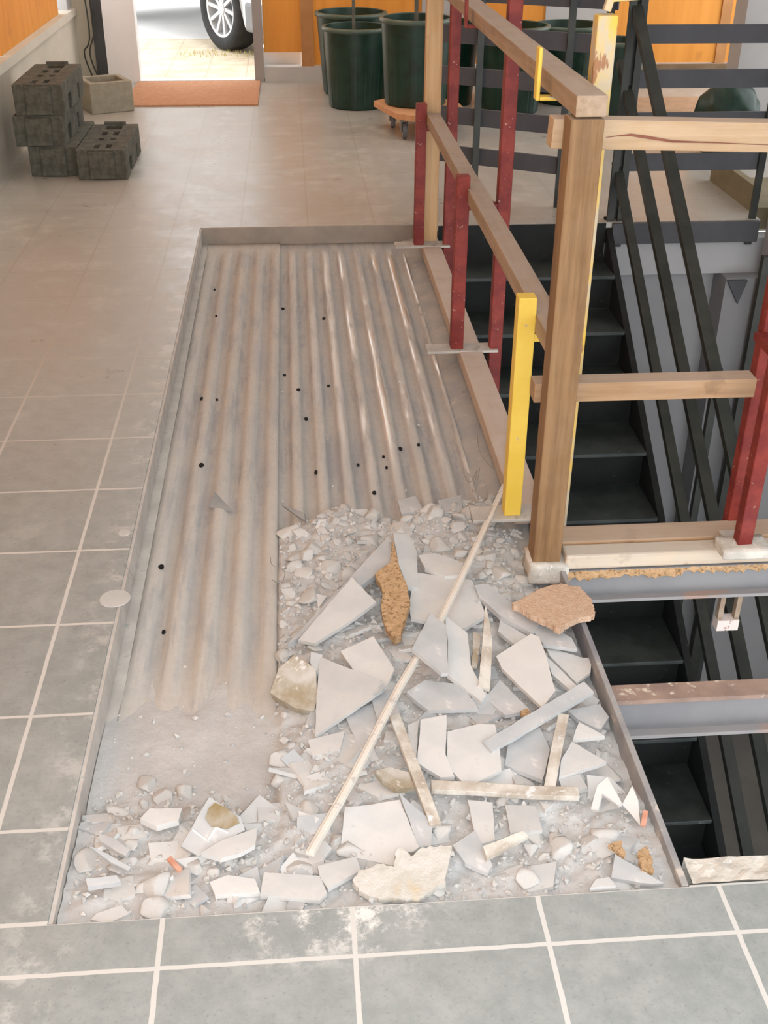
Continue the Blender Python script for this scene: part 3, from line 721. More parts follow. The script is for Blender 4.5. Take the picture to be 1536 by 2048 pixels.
# mortar lumps
protos = []
for k in range(12):
    bm = bmesh.new(); bmesh.ops.create_icosphere(bm, subdivisions=3, radius=1)
    sd = Vector((k*7.1, k*3.3, k))
    for v in bm.verts:
        d_ = v.co.normalized()
        q = 1+0.30*noise.noise(d_*1.3+sd)+0.10*noise.noise(d_*4+sd)
        v.co = d_*q
        for pl in range(7):      # broken facets
            nn = Vector((math.sin(k+pl*2.1), math.cos(k*1.7+pl), math.sin(pl*3+k*0.5))).normalized()
            ex = v.co.dot(nn)-0.60
            if ex > 0: v.co -= nn*ex*0.95
    me = bpy.data.meshes.new('mortar_lump'); bm.to_mesh(me); bm.free(); me.materials.append(M_STONE)
    for p in me.polygons: p.use_smooth = True
    protos.append(me)
def lump(p, r, label, group, flat=0.6, name='mortar_lump'):
    o = bpy.data.objects.new(name, random.choice(protos))
    o.location = Vector(p)*S
    o.scale = (r*S*random.uniform(.8, 1.2), r*S*random.uniform(.8, 1.15), r*S*flat*random.uniform(.8, 1.2))
    o.rotation_euler = (random.uniform(-.4, .4), random.uniform(-.4, .4), random.random()*6.28)
    link(o); tag(o, label, 'stone', group); return o
big = [(940, 1015, 27, 'egg-shaped pale mortar lump below the yellow post'), (982, 1104, 20, 'round mortar lump above the biggest cluster, left of corner post'),
       (1004, 1136, 28, 'biggest cracked round mortar lump left of the corner post foot'), (1034, 1160, 19, 'mortar lump touching the right side of the biggest round lump'),
       (391, 1739, 27, 'smooth pale round lump beside the red brick sliver'), (313, 1784, 46, 'large low flat lump near the front left edge'),
       (265, 1662, 22, 'pale lump above the thin slat at lower left'), (231, 1700, 17, 'small pale lump on the grey shard at lower left'),
       (173, 1725, 26, 'pale lump near left edge above the small dark tile piece'), (290, 1545, 22, 'pale lump near the left cut edge, topmost there'),
       (590, 1115, 28, 'pale lump left of the long leaning slab'), (660, 1125, 24, 'pale lump just above the long leaning slab'),
       (745, 1010, 26, 'rounded grey lump at the top of the rubble'), (565, 1290, 22, 'pale lump left of the slab foot'),
       (612, 1095, 24, 'grey lump between two pale ones, upper left of rubble'), (985, 975, 20, 'pale lump beside the top end of the metal trim'),
       (320, 1570, 20, 'pale lump above the elongated slab at left'), (955, 1065, 18, 'pale lump just left of the metal trim upper part'),
       (365, 1560, 24, 'upright pale lump left of the patterned tile'), (1180, 1690, 24, 'pale lump near the lower right fibre tufts'),
       (615, 1620, 24, 'pale lump left of the metal trim lower part'), (870, 1015, 24, 'grey lump above the middle of the rubble'),
       (1120, 1705, 30, 'broad pale lump in the lower right rubble'), (240, 1735, 24, 'pale lump right of the thin slat')]
for px, py, rp, l in big:
    p = PT(px, py, -0.08); r = rp/((py+315)*0.1775)
    p.z = hmound(p.x, p.y, False)+r*0.12
    p.z = max(p.z, -0.2)
    lump(p, r, l, None, 0.62)
n = 0; used = []
while n < 300:
    x = random.uniform(-0.52, 2.72); y = random.uniform(-0.6, 4.15)
    if n > 215: y = random.uniform(2.4, 4.0); x = random.uniform(0.65, 2.5)
    if not inrubble(x, y): continue
    if x < 0.62 and y > 0.5: continue
    if 0.9 < x < 2.6 and 0.0 < y < 2.2 and random.random() < 0.6: continue
    if 0.15 < x < 0.95 and 0.0 < y < 0.5 and random.random() < 0.85: continue
    r = random.choice((0.035, 0.045, 0.055, 0.07, 0.09, 0.115))*(0.95 if y > 2 else 0.85)
    if any((x-a)**2+(y-b)**2 < (r+c)**2*0.5 for a, b, c in used): continue
    used.append((x, y, r))
    lump((x, y, hmound(x, y, False)+r*0.02), r, 'small pale mortar lump lying loose '+zone(x, y), 'small mortar lumps '+zone(x, y), 0.6); n += 1

# shards: outlines with their own height and slant
def slab(name, label, cat, pts, th, mat, rough=0.0, group=None, parent=None, bevel=0.0012):
    """pts: (px, py, z) corners of the upper face; extruded th metres along the face normal"""
    P = [PT(a, b, c+0.02)*S for a, b, c in pts]
    if rough:
        Q = []
        for i, p in enumerate(P):
            q = P[(i+1) % len(P)]; m_ = max(2, int((q-p).length/0.006))
            for k in range(m_):
                r_ = p.lerp(q, k/m_); Q.append(r_+Vector((random.uniform(-rough, rough), random.uniform(-rough, rough), random.uniform(-rough, rough)*0.4)))
        P = Q
    else:
        Q = []
        for i, p in enumerate(P):          # slightly chipped straight edges
            q = P[(i+1) % len(P)]; m_ = max(1, int((q-p).length/0.02))
            for k in range(m_):
                r_ = p.lerp(q, k/m_)
                Q.append(r_+(Vector((random.uniform(-1, 1), random.uniform(-1, 1), 0))*0.0009 if k else Vector()))
        P = Q
    c = sum(P, Vector())/len(P)
    nrm = Vector()
    for i in range(len(P)): nrm += (P[i]-c).cross(P[(i+1) % len(P)]-c)
    nrm.normalize()
    if nrm.z < 0: nrm = -nrm
    P = [p-nrm*(p-c).dot(nrm) if len(pts) > 3 else p for p in P]
    bm = bmesh.new(); top = [bm.verts.new(p-c) for p in P]; bot = [bm.verts.new(p-c-nrm*th) for p in P]
    f1 = bm.faces.new(top); f2 = bm.faces.new(bot[::-1])
    for i in range(len(P)): bm.faces.new((top[i], bot[i], bot[(i+1) % len(P)], top[(i+1) % len(P)]))
    bmesh.ops.triangulate(bm, faces=[f1, f2])
    o = mk(name, bm, mat, parent); o.location = c
    if parent is None: tag(o, label, cat, group)
    return o
def Z(l, z):  # same height for all corners
    return [(a, b, z) for a, b in l]
T8 = 0.010
D = 'tile_shard'
SL = [
 (D, 'long flat pale slab behind the brown fibre piece, under the metal trim', Z([(830, 1145), (944, 1160), (972, 1230), (930, 1257), (822, 1236), (818, 1205)], -0.06), T8, M_SHARD),
 (D, 'pale slab sloping up to the right of the brown fibre piece', [(786, 1067, 0.03), (819, 1067, -0.02), (833, 1102, -0.05), (837, 1177, -0.05), (814, 1170, 0.0), (798, 1128, 0.03)], 0.014, M_SHARD),
 (D, 'long leaning slab pointing up to the top of the brown fibre piece', [(575, 1288, -0.12), (777, 1072, 0.07), (783, 1123, 0.03), (723, 1168, 0.0), (600, 1277, -0.12)], 0.016, M_SHARDG),
 (D, 'pale smooth four-sided tile piece leaning on the long slab', [(596, 1279, -0.09), (704, 1155, 0.02), (752, 1203, 0.0), (700, 1243, -0.05), (630, 1286, -0.09)], T8, M_SHARD),
 (D, 'pale tile piece behind the big triangular sheet', Z([(681, 1302), (747, 1272), (789, 1338), (777, 1364), (720, 1360)], -0.05), T8, M_SHARD),
 (D, 'big triangular pale sheet, left of the metal trim', [(640, 1314, -0.03), (700, 1335, 0.0), (778, 1370, -0.01), (766, 1383, -0.02), (690, 1427, -0.04), (630, 1474, -0.10), (633, 1390, -0.06)], 0.008, M_SHARD),
 (D, 'small upright sliver above the big triangular sheet', [(622, 1302, 0.0), (645, 1311, -0.03), (634, 1358, -0.06), (620, 1325, -0.03)], 0.012, M_SHARD),
 (D, 'grey tile piece resting across the metal trim', [(824, 1297, 0.11), (861, 1226, 0.11), (893, 1248, 0.10), (896, 1348, 0.06), (884, 1345, 0.08)], T8, M_SHARDG),
 (D, 'tall grey shard with notched top right of the trim-crossing piece', [(890, 1230, 0.0), (900, 1240, 0.0), (935, 1265, -0.01), (942, 1330, -0.03), (972, 1393, -0.06), (962, 1404, -0.06), (895, 1348, -0.02), (896, 1283, -0.01)], T8, M_SHARD),
 (D, 'long flat slab under the pale fibre mat', [(949, 1171, -0.03), (975, 1167, -0.03), (1024, 1207, -0.04), (1082, 1246, -0.06), (1066, 1267, -0.06), (1001, 1232, -0.05), (958, 1192, -0.03)], 0.014, M_SHARDG),
 (D, 'grey slab at the right edge just below the fibre mat', Z([(1067, 1263), (1087, 1245), (1143, 1275), (1155, 1298), (1087, 1288)], -0.07), T8, M_SHARDG),
 (D, 'ribbed pale strip sloping to the right edge below the grey slab', Z([(1090, 1291), (1162, 1315), (1183, 1316), (1181, 1345), (1153, 1366), (1100, 1312)], -0.12), 0.008, M_SHARD),
 (D, 'narrow pale shard right of the brightest tile piece', Z([(1090, 1308), (1153, 1371), (1141, 1381), (1104, 1348)], -0.05), T8, M_SHARD),
 (D, 'brightest smooth five-sided tile piece in the right of the rubble', [(992, 1311, -0.02), (1062, 1268, 0.0), (1078, 1275, 0.0), (1090, 1305, 0.0), (1111, 1380, -0.01), (1085, 1416, -0.03), (1003, 1336, -0.03)], T8, None),
 (D, 'broad grey sheet in the middle of the rubble with curved lower edge', Z([(812, 1383), (850, 1360), (925, 1370), (957, 1418), (857, 1420), (836, 1405)], -0.06), T8, M_SHARDG),
 (D, 'oblong upright pale shard in centre with a small chip mark', [(841, 1439, 0.0), (893, 1429, 0.01), (891, 1509, -0.02), (909, 1553, -0.03), (881, 1554, -0.03), (834, 1525, -0.03)], T8, M_SHARD),
 (D, 'large dusty pentagonal tile in the centre right of the rubble', [(895, 1464, -0.02), (960, 1447, 0.0), (990, 1449, 0.0), (1000, 1500, -0.01), (1003, 1540, -0.03), (946, 1569, -0.04), (931, 1570, -0.04), (893, 1530, -0.03)], T8, M_SHARD),
 (D, 'pale triangular shard pointing right near the steel plate', Z([(1143, 1483), (1213, 1523), (1118, 1555), (1122, 1520)], -0.04), T8, M_SHARD),
 (D, 'small pale triangle above the right-pointing triangular shard', Z([(1158, 1444), (1180, 1455), (1210, 1472), (1146, 1478)], -0.05), T8, M_SHARD),
 (D, 'rounded grey piece right of the speckled strip end', Z([(1135, 1420), (1200, 1408), (1218, 1434), (1200, 1460), (1155, 1438)], -0.09), T8, M_SHARDG),
 (D, 'white forked shard in the lower right of the rubble', [(1195, 1572, 0.0), (1215, 1555, 0.03), (1244, 1606, 0.0), (1237, 1612, -0.02), (1205, 1590, -0.02), (1196, 1618, -0.03), (1181, 1615, -0.03)], T8, None),
 (D, 'white pointed shard leaning toward the steel plate', [(1264, 1571, 0.03), (1276, 1600, 0.0), (1281, 1652, -0.06), (1244, 1609, -0.04)], T8, None),
 (D, 'large flat pale sheet right of the trim lower end', [(690, 1615, -0.06), (740, 1608, -0.03), (800, 1600, -0.02), (838, 1694, -0.04), (788, 1732, -0.07), (700, 1712, -0.08), (682, 1690, -0.08)], T8, M_SHARD),
 (D, 'dark grey triangular face between the leaning strip and the large sheet', [(799, 1587, 0.01), (866, 1645, -0.03), (862, 1692, -0.06), (838, 1694, -0.05)], T8, M_SHARDG),
 (D, 'grey tapering shard left of the stained fibre sheet', Z([(635, 1732), (712, 1713), (722, 1741), (656, 1777), (640, 1755)], -0.03), T8, M_SHARD),
 (D, 'long pale shard pointing into the front right corner', [(1230, 1708, -0.02), (1327, 1766, -0.02), (1300, 1768, -0.03), (1222, 1755, -0.04)], T8, M_SHARDG),
 (D, 'small pale piece against the front edge at right', Z([(1192, 1758), (1218, 1754), (1232, 1772), (1180, 1776)], -0.01), T8, M_SHARD),
 (D, 'oblong pale slab covering the lower edge of the patterned tile', Z([(402, 1706), (445, 1680), (514, 1655), (510, 1690), (481, 1706), (441, 1717)], 0.0), T8, M_SHARD),
 (D, 'small dark grey oblong tile piece with white side, lower left', [(171, 1757, 0.02), (233, 1750, 0.02), (242, 1764, 0.01), (175, 1774, 0.01)], 0.014, M_SHARDG),
 (D, 'thin tilted slat in the lower left of the rubble', [(178, 1693, 0.03), (196, 1697, 0.03), (262, 1735, -0.03), (256, 1741, -0.03), (222, 1724, 0.0)], 0.008, M_SHARDG),
 (D, 'smooth dark grey shard above the thin tilted slat', Z([(197, 1666), (229, 1677), (259, 1699), (251, 1712), (200, 1682)], -0.05), T8, M_SHARDG),
 (D, 'elongated pale slab in the upper left of the front rubble', Z([(280, 1637), (299, 1617), (364, 1616), (357, 1640), (313, 1652)], -0.03), 0.014, M_SHARD),
 (D, 'wide pale slab along the front edge, left of the stained fibre sheet', Z([(528, 1745), (640, 1752), (654, 1785), (640, 1800), (520, 1790)], -0.03), T8, M_SHARD),
 (D, 'pale slab near front edge right of the smooth round lump', Z([(419, 1764), (455, 1750), (510, 1758), (520, 1785), (430, 1790)], -0.03), T8, M_SHARD),
 (D, 'dark sliver at the top left of the rubble', [(563, 1010, -0.19), (608, 1025, -0.17), (610, 1042, -0.2)], T8, M_SHARDD),
 (D, 'grey squarish tile piece at the top of the rubble', Z([(795, 1000), (830, 992), (846, 1018), (803, 1028)], -0.20), T8, M_SHARDG),
 (D, 'grey tile piece beside the fine wires at the top right', Z([(876, 1000), (922, 990), (925, 1022), (884, 1034)], -0.18), T8, M_SHARDG),
 (D, 'long pale slab lying right of the leaning slab top, above the big flat one', Z([(837, 1110), (870, 1106), (925, 1125), (930, 1148), (890, 1152), (850, 1135)], -0.03), 0.014, M_SHARD),
 (D, 'small grey wedge lying alone on the left decking', [(418, 1012, -0.22), (430, 984, -0.19), (466, 1022, -0.24)], 0.006, M_SHARDD),
 (D, 'pale shard right of the white pointed stake', Z([(1000, 1240), (1060, 1275), (1030, 1290), (996, 1262)], -0.09), T8, M_SHARD),
 (D, 'narrow grey shard left of the white pointed stake', Z([(946, 1262), (962, 1270), (955, 1330), (944, 1330)], -0.02), T8, M_SHARDB),
 (D, 'grey shard under the lower end of the brightest tile piece', Z([(970, 1395), (1000, 1360), (1040, 1400), (1060, 1420), (1010, 1430)], -0.07), T8, M_SHARDG),
 (D, 'grey faceted piece below the middle of the speckled strip', Z([(1020, 1470), (1080, 1455), (1100, 1500), (1085, 1560), (1010, 1530)], -0.07), T8, M_SHARDG),
 (D, 'pale piece right of the foot of the standing streaked strip', Z([(1118, 1560), (1160, 1548), (1175, 1575), (1130, 1590)], -0.06), T8, M_SHARD),
 (D, 'tapering grey sheet right of the stained fibre sheet', Z([(905, 1690), (950, 1660), (985, 1730), (975, 1745), (930, 1725)], -0.04), T8, M_SHARDG),
 (D, 'pale oblong slab below the horizontal streaked strip, centre', Z([(935, 1600), (985, 1605), (990, 1680), (955, 1690)], -0.05), T8, M_SHARD),
 (D, 'pale slab below the horizontal streaked strip, further right', Z([(1010, 1610), (1070, 1612), (1085, 1660), (1020, 1665)], -0.05), T8, M_SHARD),
 (D, 'pale triangular shard left of the oblong upright one', Z([(815, 1450), (838, 1440), (832, 1520), (818, 1505)], -0.04), T8, M_SHARD),
 (D, 'pale shard under the trim, right of the big triangular sheet', Z([(740, 1390), (790, 1380), (800, 1430), (755, 1440)], -0.07), T8, M_SHARDG),
 (D, 'pale shard lying below the tip of the big triangular sheet', Z([(615, 1480), (690, 1462), (680, 1500), (625, 1512)], -0.10), T8, M_SHARD),
 (D, 'grey shard low between the big triangular sheet and the trim', Z([(690, 1430), (760, 1400), (770, 1440), (720, 1500)], -0.10), T8, M_SHARDG),
]
M_BRIGHT = m_mottle('clean_tile_back', (0.66, 0.645, 0.62), (0.62, 0.61, 0.59), 12, 0.85, 0.08)
for nm, l, pts, th, mat in SL: slab(nm, l, 'tile shard', pts, th, mat or M_BRIGHT)
# thick chunk with brown underside
slab('mortar_chunk', 'thick stone chunk with brown broken face, left edge of the rubble', 'stone', [(540, 1385, -0.10), (556, 1333, -0.01), (590, 1312, 0.0), (632, 1340, -0.02), (633, 1392, -0.06), (628, 1422, -0.12), (590, 1418, -0.14)], 0.03, M_SHARDB)
slab('tile_shard', 'white oblong stake-like shard standing point up near centre right', 'tile shard', [(971, 1211, 0.06), (985, 1279, 0.02), (980, 1378, -0.04), (956, 1373, -0.04), (966, 1279, 0.03)], 0.01, M_STRIP)
pt = slab('patterned_tile', 'tile with white joint lines and a brown stain, lower left rubble', 'tile', [(419, 1595, 0.05), (481, 1633, 0.03), (490, 1660, 0.0), (397, 1712, -0.05), (361, 1691, -0.03)], 0.009, M_SHARDG)
pn = Vector()
for f in pt.data.polygons:
    if f.normal.z > 0.5: pn += f.normal
pn.normalize()
def on_plane(px, py, lift):
    """point of the tile's upper face seen at a pixel"""
    d = (_F*F_PX + _R2*(px-768) - _U2*(py-1024)); q = pt.location+pn*lift
    t_ = (q-CAMP*S).dot(pn)/d.dot(pn)
    return CAMP*S+d*t_-pt.location
bm = bmesh.new()
for a, c_ in (((385, 1660), (418, 1684)), ((415, 1682), (432, 1655)), ((432, 1655), (456, 1666))):
    beam(bm, on_plane(*a, 0.001), on_plane(*c_, 0.001), 0.0028, 0.002, pn)
mk('joint_lines', bm, M_WHITE, pt)
bm = bmesh.new(); cc = [on_plane(a, b, 0.0012) for a, b in ((430, 1606), (452, 1616), (474, 1634), (479, 1646), (455, 1658), (422, 1653), (411, 1637), (418, 1617))]
f = bm.faces.new([bm.verts.new(c_) for c_ in cc]); o = mk('brown_stain', bm, m_mottle('mortar_stain', (0.38, 0.34, 0.27), (0.28, 0.21, 0.10), 20, 0.95, 0.4), pt); o.modifiers.new('s', 'SOLIDIFY').thickness = 0.0015
o['label'] = 'brown mortar stain'

# fibreboard scraps
slab('fibreboard_scrap', 'bright brown jagged fibre piece standing in the middle of the rubble', 'fibreboard', [(786, 1081, 0.09), (800, 1142, 0.06), (814, 1168, 0.05), (819, 1203, 0.03), (800, 1271, -0.02), (788, 1276, -0.02), (774, 1259, -0.01), (763, 1219, 0.01), (765, 1175, 0.03), (749, 1149, 0.04), (765, 1135, 0.06), (781, 1123, 0.07)], 0.02, M_FIBRE, rough=0.0022)
slab('fibreboard_scrap', 'pale tan fibre mat overhanging the stairwell below the corner post', 'fibreboard', Z([(1024, 1207), (1062, 1188), (1083, 1176), (1122, 1167), (1160, 1174), (1183, 1200), (1190, 1228), (1139, 1242), (1120, 1258), (1094, 1242), (1064, 1230), (1043, 1216)], 0.05), 0.016, M_FIBREP, rough=0.0028)
slab('fibreboard_scrap', 'dusty stained fibre sheet with orange-brown torn edge at the front', 'fibreboard', [(703, 1764, -0.02), (717, 1743, 0.0), (759, 1727, 0.01), (788, 1732, 0.01), (792, 1696, 0.03), (805, 1694, 0.03), (823, 1713, 0.02), (837, 1696, 0.03), (860, 1692, 0.03), (902, 1692, 0.02), (890, 1764, 0.0), (835, 1795, 0.0), (745, 1796, -0.02), (717, 1783, -0.02)], 0.014, M_FIBRED, rough=0.0022)
slab('fibreboard_scrap', 'brownish lens-shaped fibre piece crossed by the leaning strip', 'fibreboard', Z([(750, 1542), (778, 1534), (818, 1544), (829, 1574), (792, 1576), (765, 1560)], -0.01), 0.014, M_SHARDB, rough=0.001)
slab('fibreboard_scrap', 'tuft of orange-brown fibre on the rubble near the front right', 'fibreboard', Z([(1217, 1690), (1240, 1680), (1246, 1695), (1252, 1713), (1233, 1700)], 0.0), 0.012, M_FIBRE, rough=0.003)
slab('fibreboard_scrap', 'orange-brown fibre patch against the steel plate in the right corner', 'fibreboard', Z([(1276, 1700), (1292, 1690), (1308, 1722), (1304, 1742), (1285, 1738)], 0.0), 0.012, M_FIBRE, rough=0.003)
slab('fibreboard_scrap', 'small brown fibre spot under the speckled strip', 'fibreboard', Z([(1040, 1422), (1055, 1416), (1062, 1424), (1050, 1432)], -0.02), 0.01, M_FIBRE, rough=0.002)

# strips and trims
def bar(name, label, pts, w_, h_, mat, cat='strip', lip=False):
    P = [PT(a, b, c)*S for a, b, c in pts]; c = sum(P, Vector())/len(P)
    bm = bmesh.new()
    up = Vector((0, 0, 1)); rings = []
    for i, p in enumerate(P):
        d_ = (P[min(i+1, len(P)-1)]-P[max(i-1, 0)]).normalized(); s_ = d_.cross(up).normalized(); u_ = s_.cross(d_)
        prof = ((-1, -1), (1, -1), (1, 1), (-1, 1)) if not lip else ((-1, -1), (1, -1), (1, 0.0), (0.15, 0.0), (0.15, 1), (-1, 1))
        rings.append([bm.verts.new(p-c+s_*a*w_/2+u_*b*h_/2) for a, b in prof])
    k = len(rings[0])
    for A, B in zip(rings, rings[1:]):
        for i in range(k): bm.faces.new((A[i], A[(i+1) % k], B[(i+1) % k], B[i]))
    bm.faces.new(rings[0][::-1]); bm.faces.new(rings[-1])
    o = mk(name, bm, mat, bevel=0.0008); o.location = c; return tag(o, label, cat)
bar('metal_trim', 'long thin metal trim lying diagonally over the rubble', [(1010, 968, 0.02), (940, 1118, 0.05), (882, 1235, 0.06), (800, 1370, 0.06), (705, 1555, 0.06), (619, 1706, 0.05)], 0.017, 0.014, M_TRIM, 'metal trim', lip=True)
slab('tile_strip', 'speckled flat grey strip lying up to the steel plate', 'tile strip', [(966, 1483, 0.01), (1168, 1363, 0.0), (1188, 1384, -0.01), (983, 1503, 0.0)], 0.009, M_SHARDG)
bar('tile_strip', 'streaked strip standing slanted between speckled and horizontal strips', [(1127, 1432, -0.02), (1112, 1505, -0.01), (1098, 1582, -0.03)], 0.022, 0.012, M_STRIP, 'tile strip')
bar('tile_strip', 'streaked pale strip leaning down right of the metal trim', [(789, 1434, -0.02), (822, 1520, 0.01), (845, 1580, 0.02), (871, 1652, -0.02)], 0.022, 0.012, M_STRIP, 'tile strip')
bar('tile_strip', 'horizontal streaked strip crossing the lower rubble', [(862, 1574, -0.01), (960, 1578, -0.02), (1060, 1585, -0.02), (1157, 1588, -0.03)], 0.026, 0.012, M_STRIP, 'tile strip')
slab('tile_strip', 'short flat white strip with grey patch near the front', 'tile strip', [(966, 1692, 0.01), (1046, 1661, 0.02), (1057, 1672, 0.01), (974, 1716, 0.0)], 0.012, M_STRIP)
bar('brick_sliver', 'thin red brick sliver beside the smooth round lump', [(338, 1717, 0.02), (361, 1742, 0.0)], 0.009, 0.008, M_BRICK, 'brick piece')
bar('brick_sliver', 'small orange brick sliver against the steel plate near the front right', [(1291, 1623, 0.0), (1286, 1652, -0.02)], 0.010, 0.008, M_BRICK, 'brick piece')

# loose smaller shards with no feature of their own
n = 0
while n < 210:
    x = random.uniform(0.65, 2.72); y = random.uniform(-0.55, 3.6)
    if n > 175: x = random.uniform(-0.5, 0.9); y = random.uniform(-0.6, 0.2)
    if not inrubble(x, y): continue
    if y > 2.4 and random.random() < 0.6: continue
    r = random.uniform(0.06, 0.16)*(1.0 if y < 2 else 0.7); k = random.choice((3, 4, 4, 5)); a0 = random.random()*6.28
    tilt = Vector((random.uniform(-.35, .35), random.uniform(-.35, .35), 1)).normalized()
    zc = hmound(x, y, False)+0.02
    c = V(x, y, zc); bm = bmesh.new(); top = []; bot = []
    el = random.uniform(0.35, 1.0); ea = random.random()*3.14
    for i in range(k):
        a = a0+2*PI*i/k+random.uniform(-.3, .3); rr = r*random.uniform(.75, 1.2)
        qx, qy = rr*math.cos(a), rr*math.sin(a)*el
        dx, dy = qx*math.cos(ea)-qy*math.sin(ea), qx*math.sin(ea)+qy*math.cos(ea)
        if x+dx > 2.77: dx = 2.77-x
        if y+dy < -0.655: dy = -0.655-y
        dz = -(tilt.x*dx+tilt.y*dy)/tilt.z
        p = Vector((dx, dy, dz))*S
        top.append(bm.verts.new(p)); bot.append(bm.verts.new(p-tilt*0.009))
    try:
        bm.faces.new(top); bm.faces.new(bot[::-1])
        for i in range(k): bm.faces.new((top[i], bot[i], bot[(i+1) % k], top[(i+1) % k]))
    except ValueError:
        bm.free(); continue
    o = mk('tile_fragment', bm, random.choice((M_SHARD, M_SHARD, M_SHARDG))); o.location = c
    tag(o, 'small angular tile fragment lying loose '+zone(x, y), 'tile fragment', 'loose tile fragments '+zone(x, y)); n += 1

# fine wires
def strand(bm, P, r, mat=None):
    """thin round strand through the points P"""
    Q = [P[0]]+list(P)+[P[-1]]; C = []
    for i in range(1, len(Q)-2):
        for k in range(6):
            u = k/6; p0, p1, p2, p3 = Q[i-1], Q[i], Q[i+1], Q[i+2]
            C.append(0.5*((2*p1)+(p2-p0)*u+(2*p0-5*p1+4*p2-p3)*u*u+(3*p1-p0-3*p2+p3)*u**3))
    C.append(P[-1]); rings = []
    for i, c in enumerate(C):
        d_ = (C[min(i+1, len(C)-1)]-C[max(i-1, 0)]).normalized(); s_ = d_.cross(Vector((0.13, 0.31, 0.94))).normalized(); u_ = s_.cross(d_)
        rings.append([bm.verts.new(c+r*(s_*math.cos(a)+u_*math.sin(a))) for a in (0, 1.2566, 2.513, 3.77, 5.027)])
    for A, B in zip(rings, rings[1:]):
        for k in range(5): bm.faces.new((A[k], A[(k+1) % 5], B[(k+1) % 5], B[k]))
    bm.faces.new(rings[0][::-1]); bm.faces.new(rings[-1])
def wire(name, label, pts, r=0.0009):
    P = [PT(a, b, c)*S for a, b, c in pts]; c = P[0].copy(); bm = bmesh.new()
    strand(bm, [p-c for p in P], r); o = mk(name, bm, M_WIRE, smooth=True); o.location = c
    return tag(o, label, 'wire')
M_WIRE = m_mottle('dusty_wire', (0.20, 0.19, 0.18), (0.32, 0.31, 0.30), 20, 0.8, 0)
wire('binding_wire', 'thin wire curling beside the plank, upper right of the decking', [(905, 735, -0.12), (930, 742, -0.05), (938, 770, -0.1), (925, 785, -0.12), (948, 782, -0.06), (955, 800, -0.1)])
wire('binding_wire', 'thin wire bent over the rubble top beside the yellow post', [(955, 868, -0.1), (960, 905, -0.05), (985, 935, 0.0), (1005, 940, -0.02)])
wire('binding_wire', 'tangled thin wire on top edge of the rubble below the plank', [(925, 945, -0.12), (940, 965, -0.03), (955, 940, -0.05), (945, 985, -0.08), (965, 960, -0.02), (975, 995, -0.1), (950, 1000, -0.05), (960, 935, -0.05)])
wire('binding_wire', 'branching thin wire at the left edge of the rubble', [(541, 1115, -0.12), (545, 1130, -0.06), (570, 1145, -0.1), (562, 1175, -0.12), (590, 1172, -0.1)])
wire('binding_wire', 'short bent wire below the branching one at the left', [(545, 1160, -0.12), (556, 1165, -0.05), (575, 1160, -0.08), (597, 1180, -0.1)])
wire('binding_wire', 'thin twig-like wire on the left cut edge', [(248, 1128, 0.01), (262, 1146, 0.02), (268, 1160, 0.01), (264, 1172, -0.02)])

# ================================================================== CONCRETE BLOCKS
def block(loc, label, wdt=0.82, ln=2.05, ht=0.50, rz=0, ridge=True):
    e = empty('concrete_block', V(*loc), rz); tag(e, label, 'concrete block', 'hollow concrete blocks by the left wall')
    xs = [0, 0.10, 0.26, 0.36, 0.46, 0.56, 0.72, wdt]; ys = [0, 0.12, 0.42, 0.72, 0.92, 1.12, 1.42, 1.60, 1.92, ln]; zs = [0, 0.26, 0.40, ht]
    def skip(i, j, k):
        if k == 0 and j in (2, 6) : return True                  # hand holes through the lower side
        if k == 2 and i in (2, 4) and j in (1, 3, 5): return True  # slots in the top
        if k == 2 and i in (2, 3, 4) and j == 7: return True
        return False
    bm = bmesh.new(); cells(bm, xs, ys, zs, skip); mk('body', bm, M_BLOCK, e, bevel=0.004)
    bm = bmesh.new(); bx(bm, 0.20, 0.62, -0.05, 0.0, 0.02, ht-0.03); mk('end_tongue', bm, M_BLOCK, e, bevel=0.004)
    if not ridge: return e
    bm = bmesh.new(); bx(bm, 0.22, 0.60, ln-0.10, ln-0.02, ht, ht+0.05); mk('top_ridge', bm, M_BLOCK, e)
    return e
block((-3.66, 15.1, 0), 'hollow concrete block at the bottom of the stack by left wall', ridge=False)
block((-3.84, 15.1, 0.50), 'hollow concrete block in the middle of the stack by left wall', ridge=False)
block((-3.77, 15.1, 1.0), 'hollow concrete block on top of the stack by left wall')
block((-2.82, 14.82, 0), 'hollow concrete block on the floor right beside the stack')
e = empty('square_block', V(-2.93, 20.5, 0), 0.42)
tag(e, 'single pale hollow square block on the floor near the doorway', 'concrete block')
bm = bmesh.new(); cells(bm, [-0.5, -0.38, 0.30, 0.42], [0, 0.12, 0.83, 0.95], [0, 0.3, 0.62], lambda i, j, k: k == 1 and i == 1 and j == 1)
o = mk('body', bm, M_BLOCKP, e, bevel=0.006)

# wires on the left wall end
for i, (x_, zz) in enumerate(((-3.95, 1.2), (-3.82, 1.5))):
    bm = bmesh.new(); strand(bm, [V(*p) for p in ((0, 0, 3.5), (0.12, -0.1, 1.2+0.2*i), (-0.05, -0.15, 0.7), (0.1, -0.05, 0.05))], 0.006)
    o = mk('cable', bm, M_BLACK); o.location = V(x_, 24.0, 0)
    tag(o, ['black cable hanging in the left far corner, nearer the left wall', 'black cable hanging beside the dark door jamb'][i], 'cable')

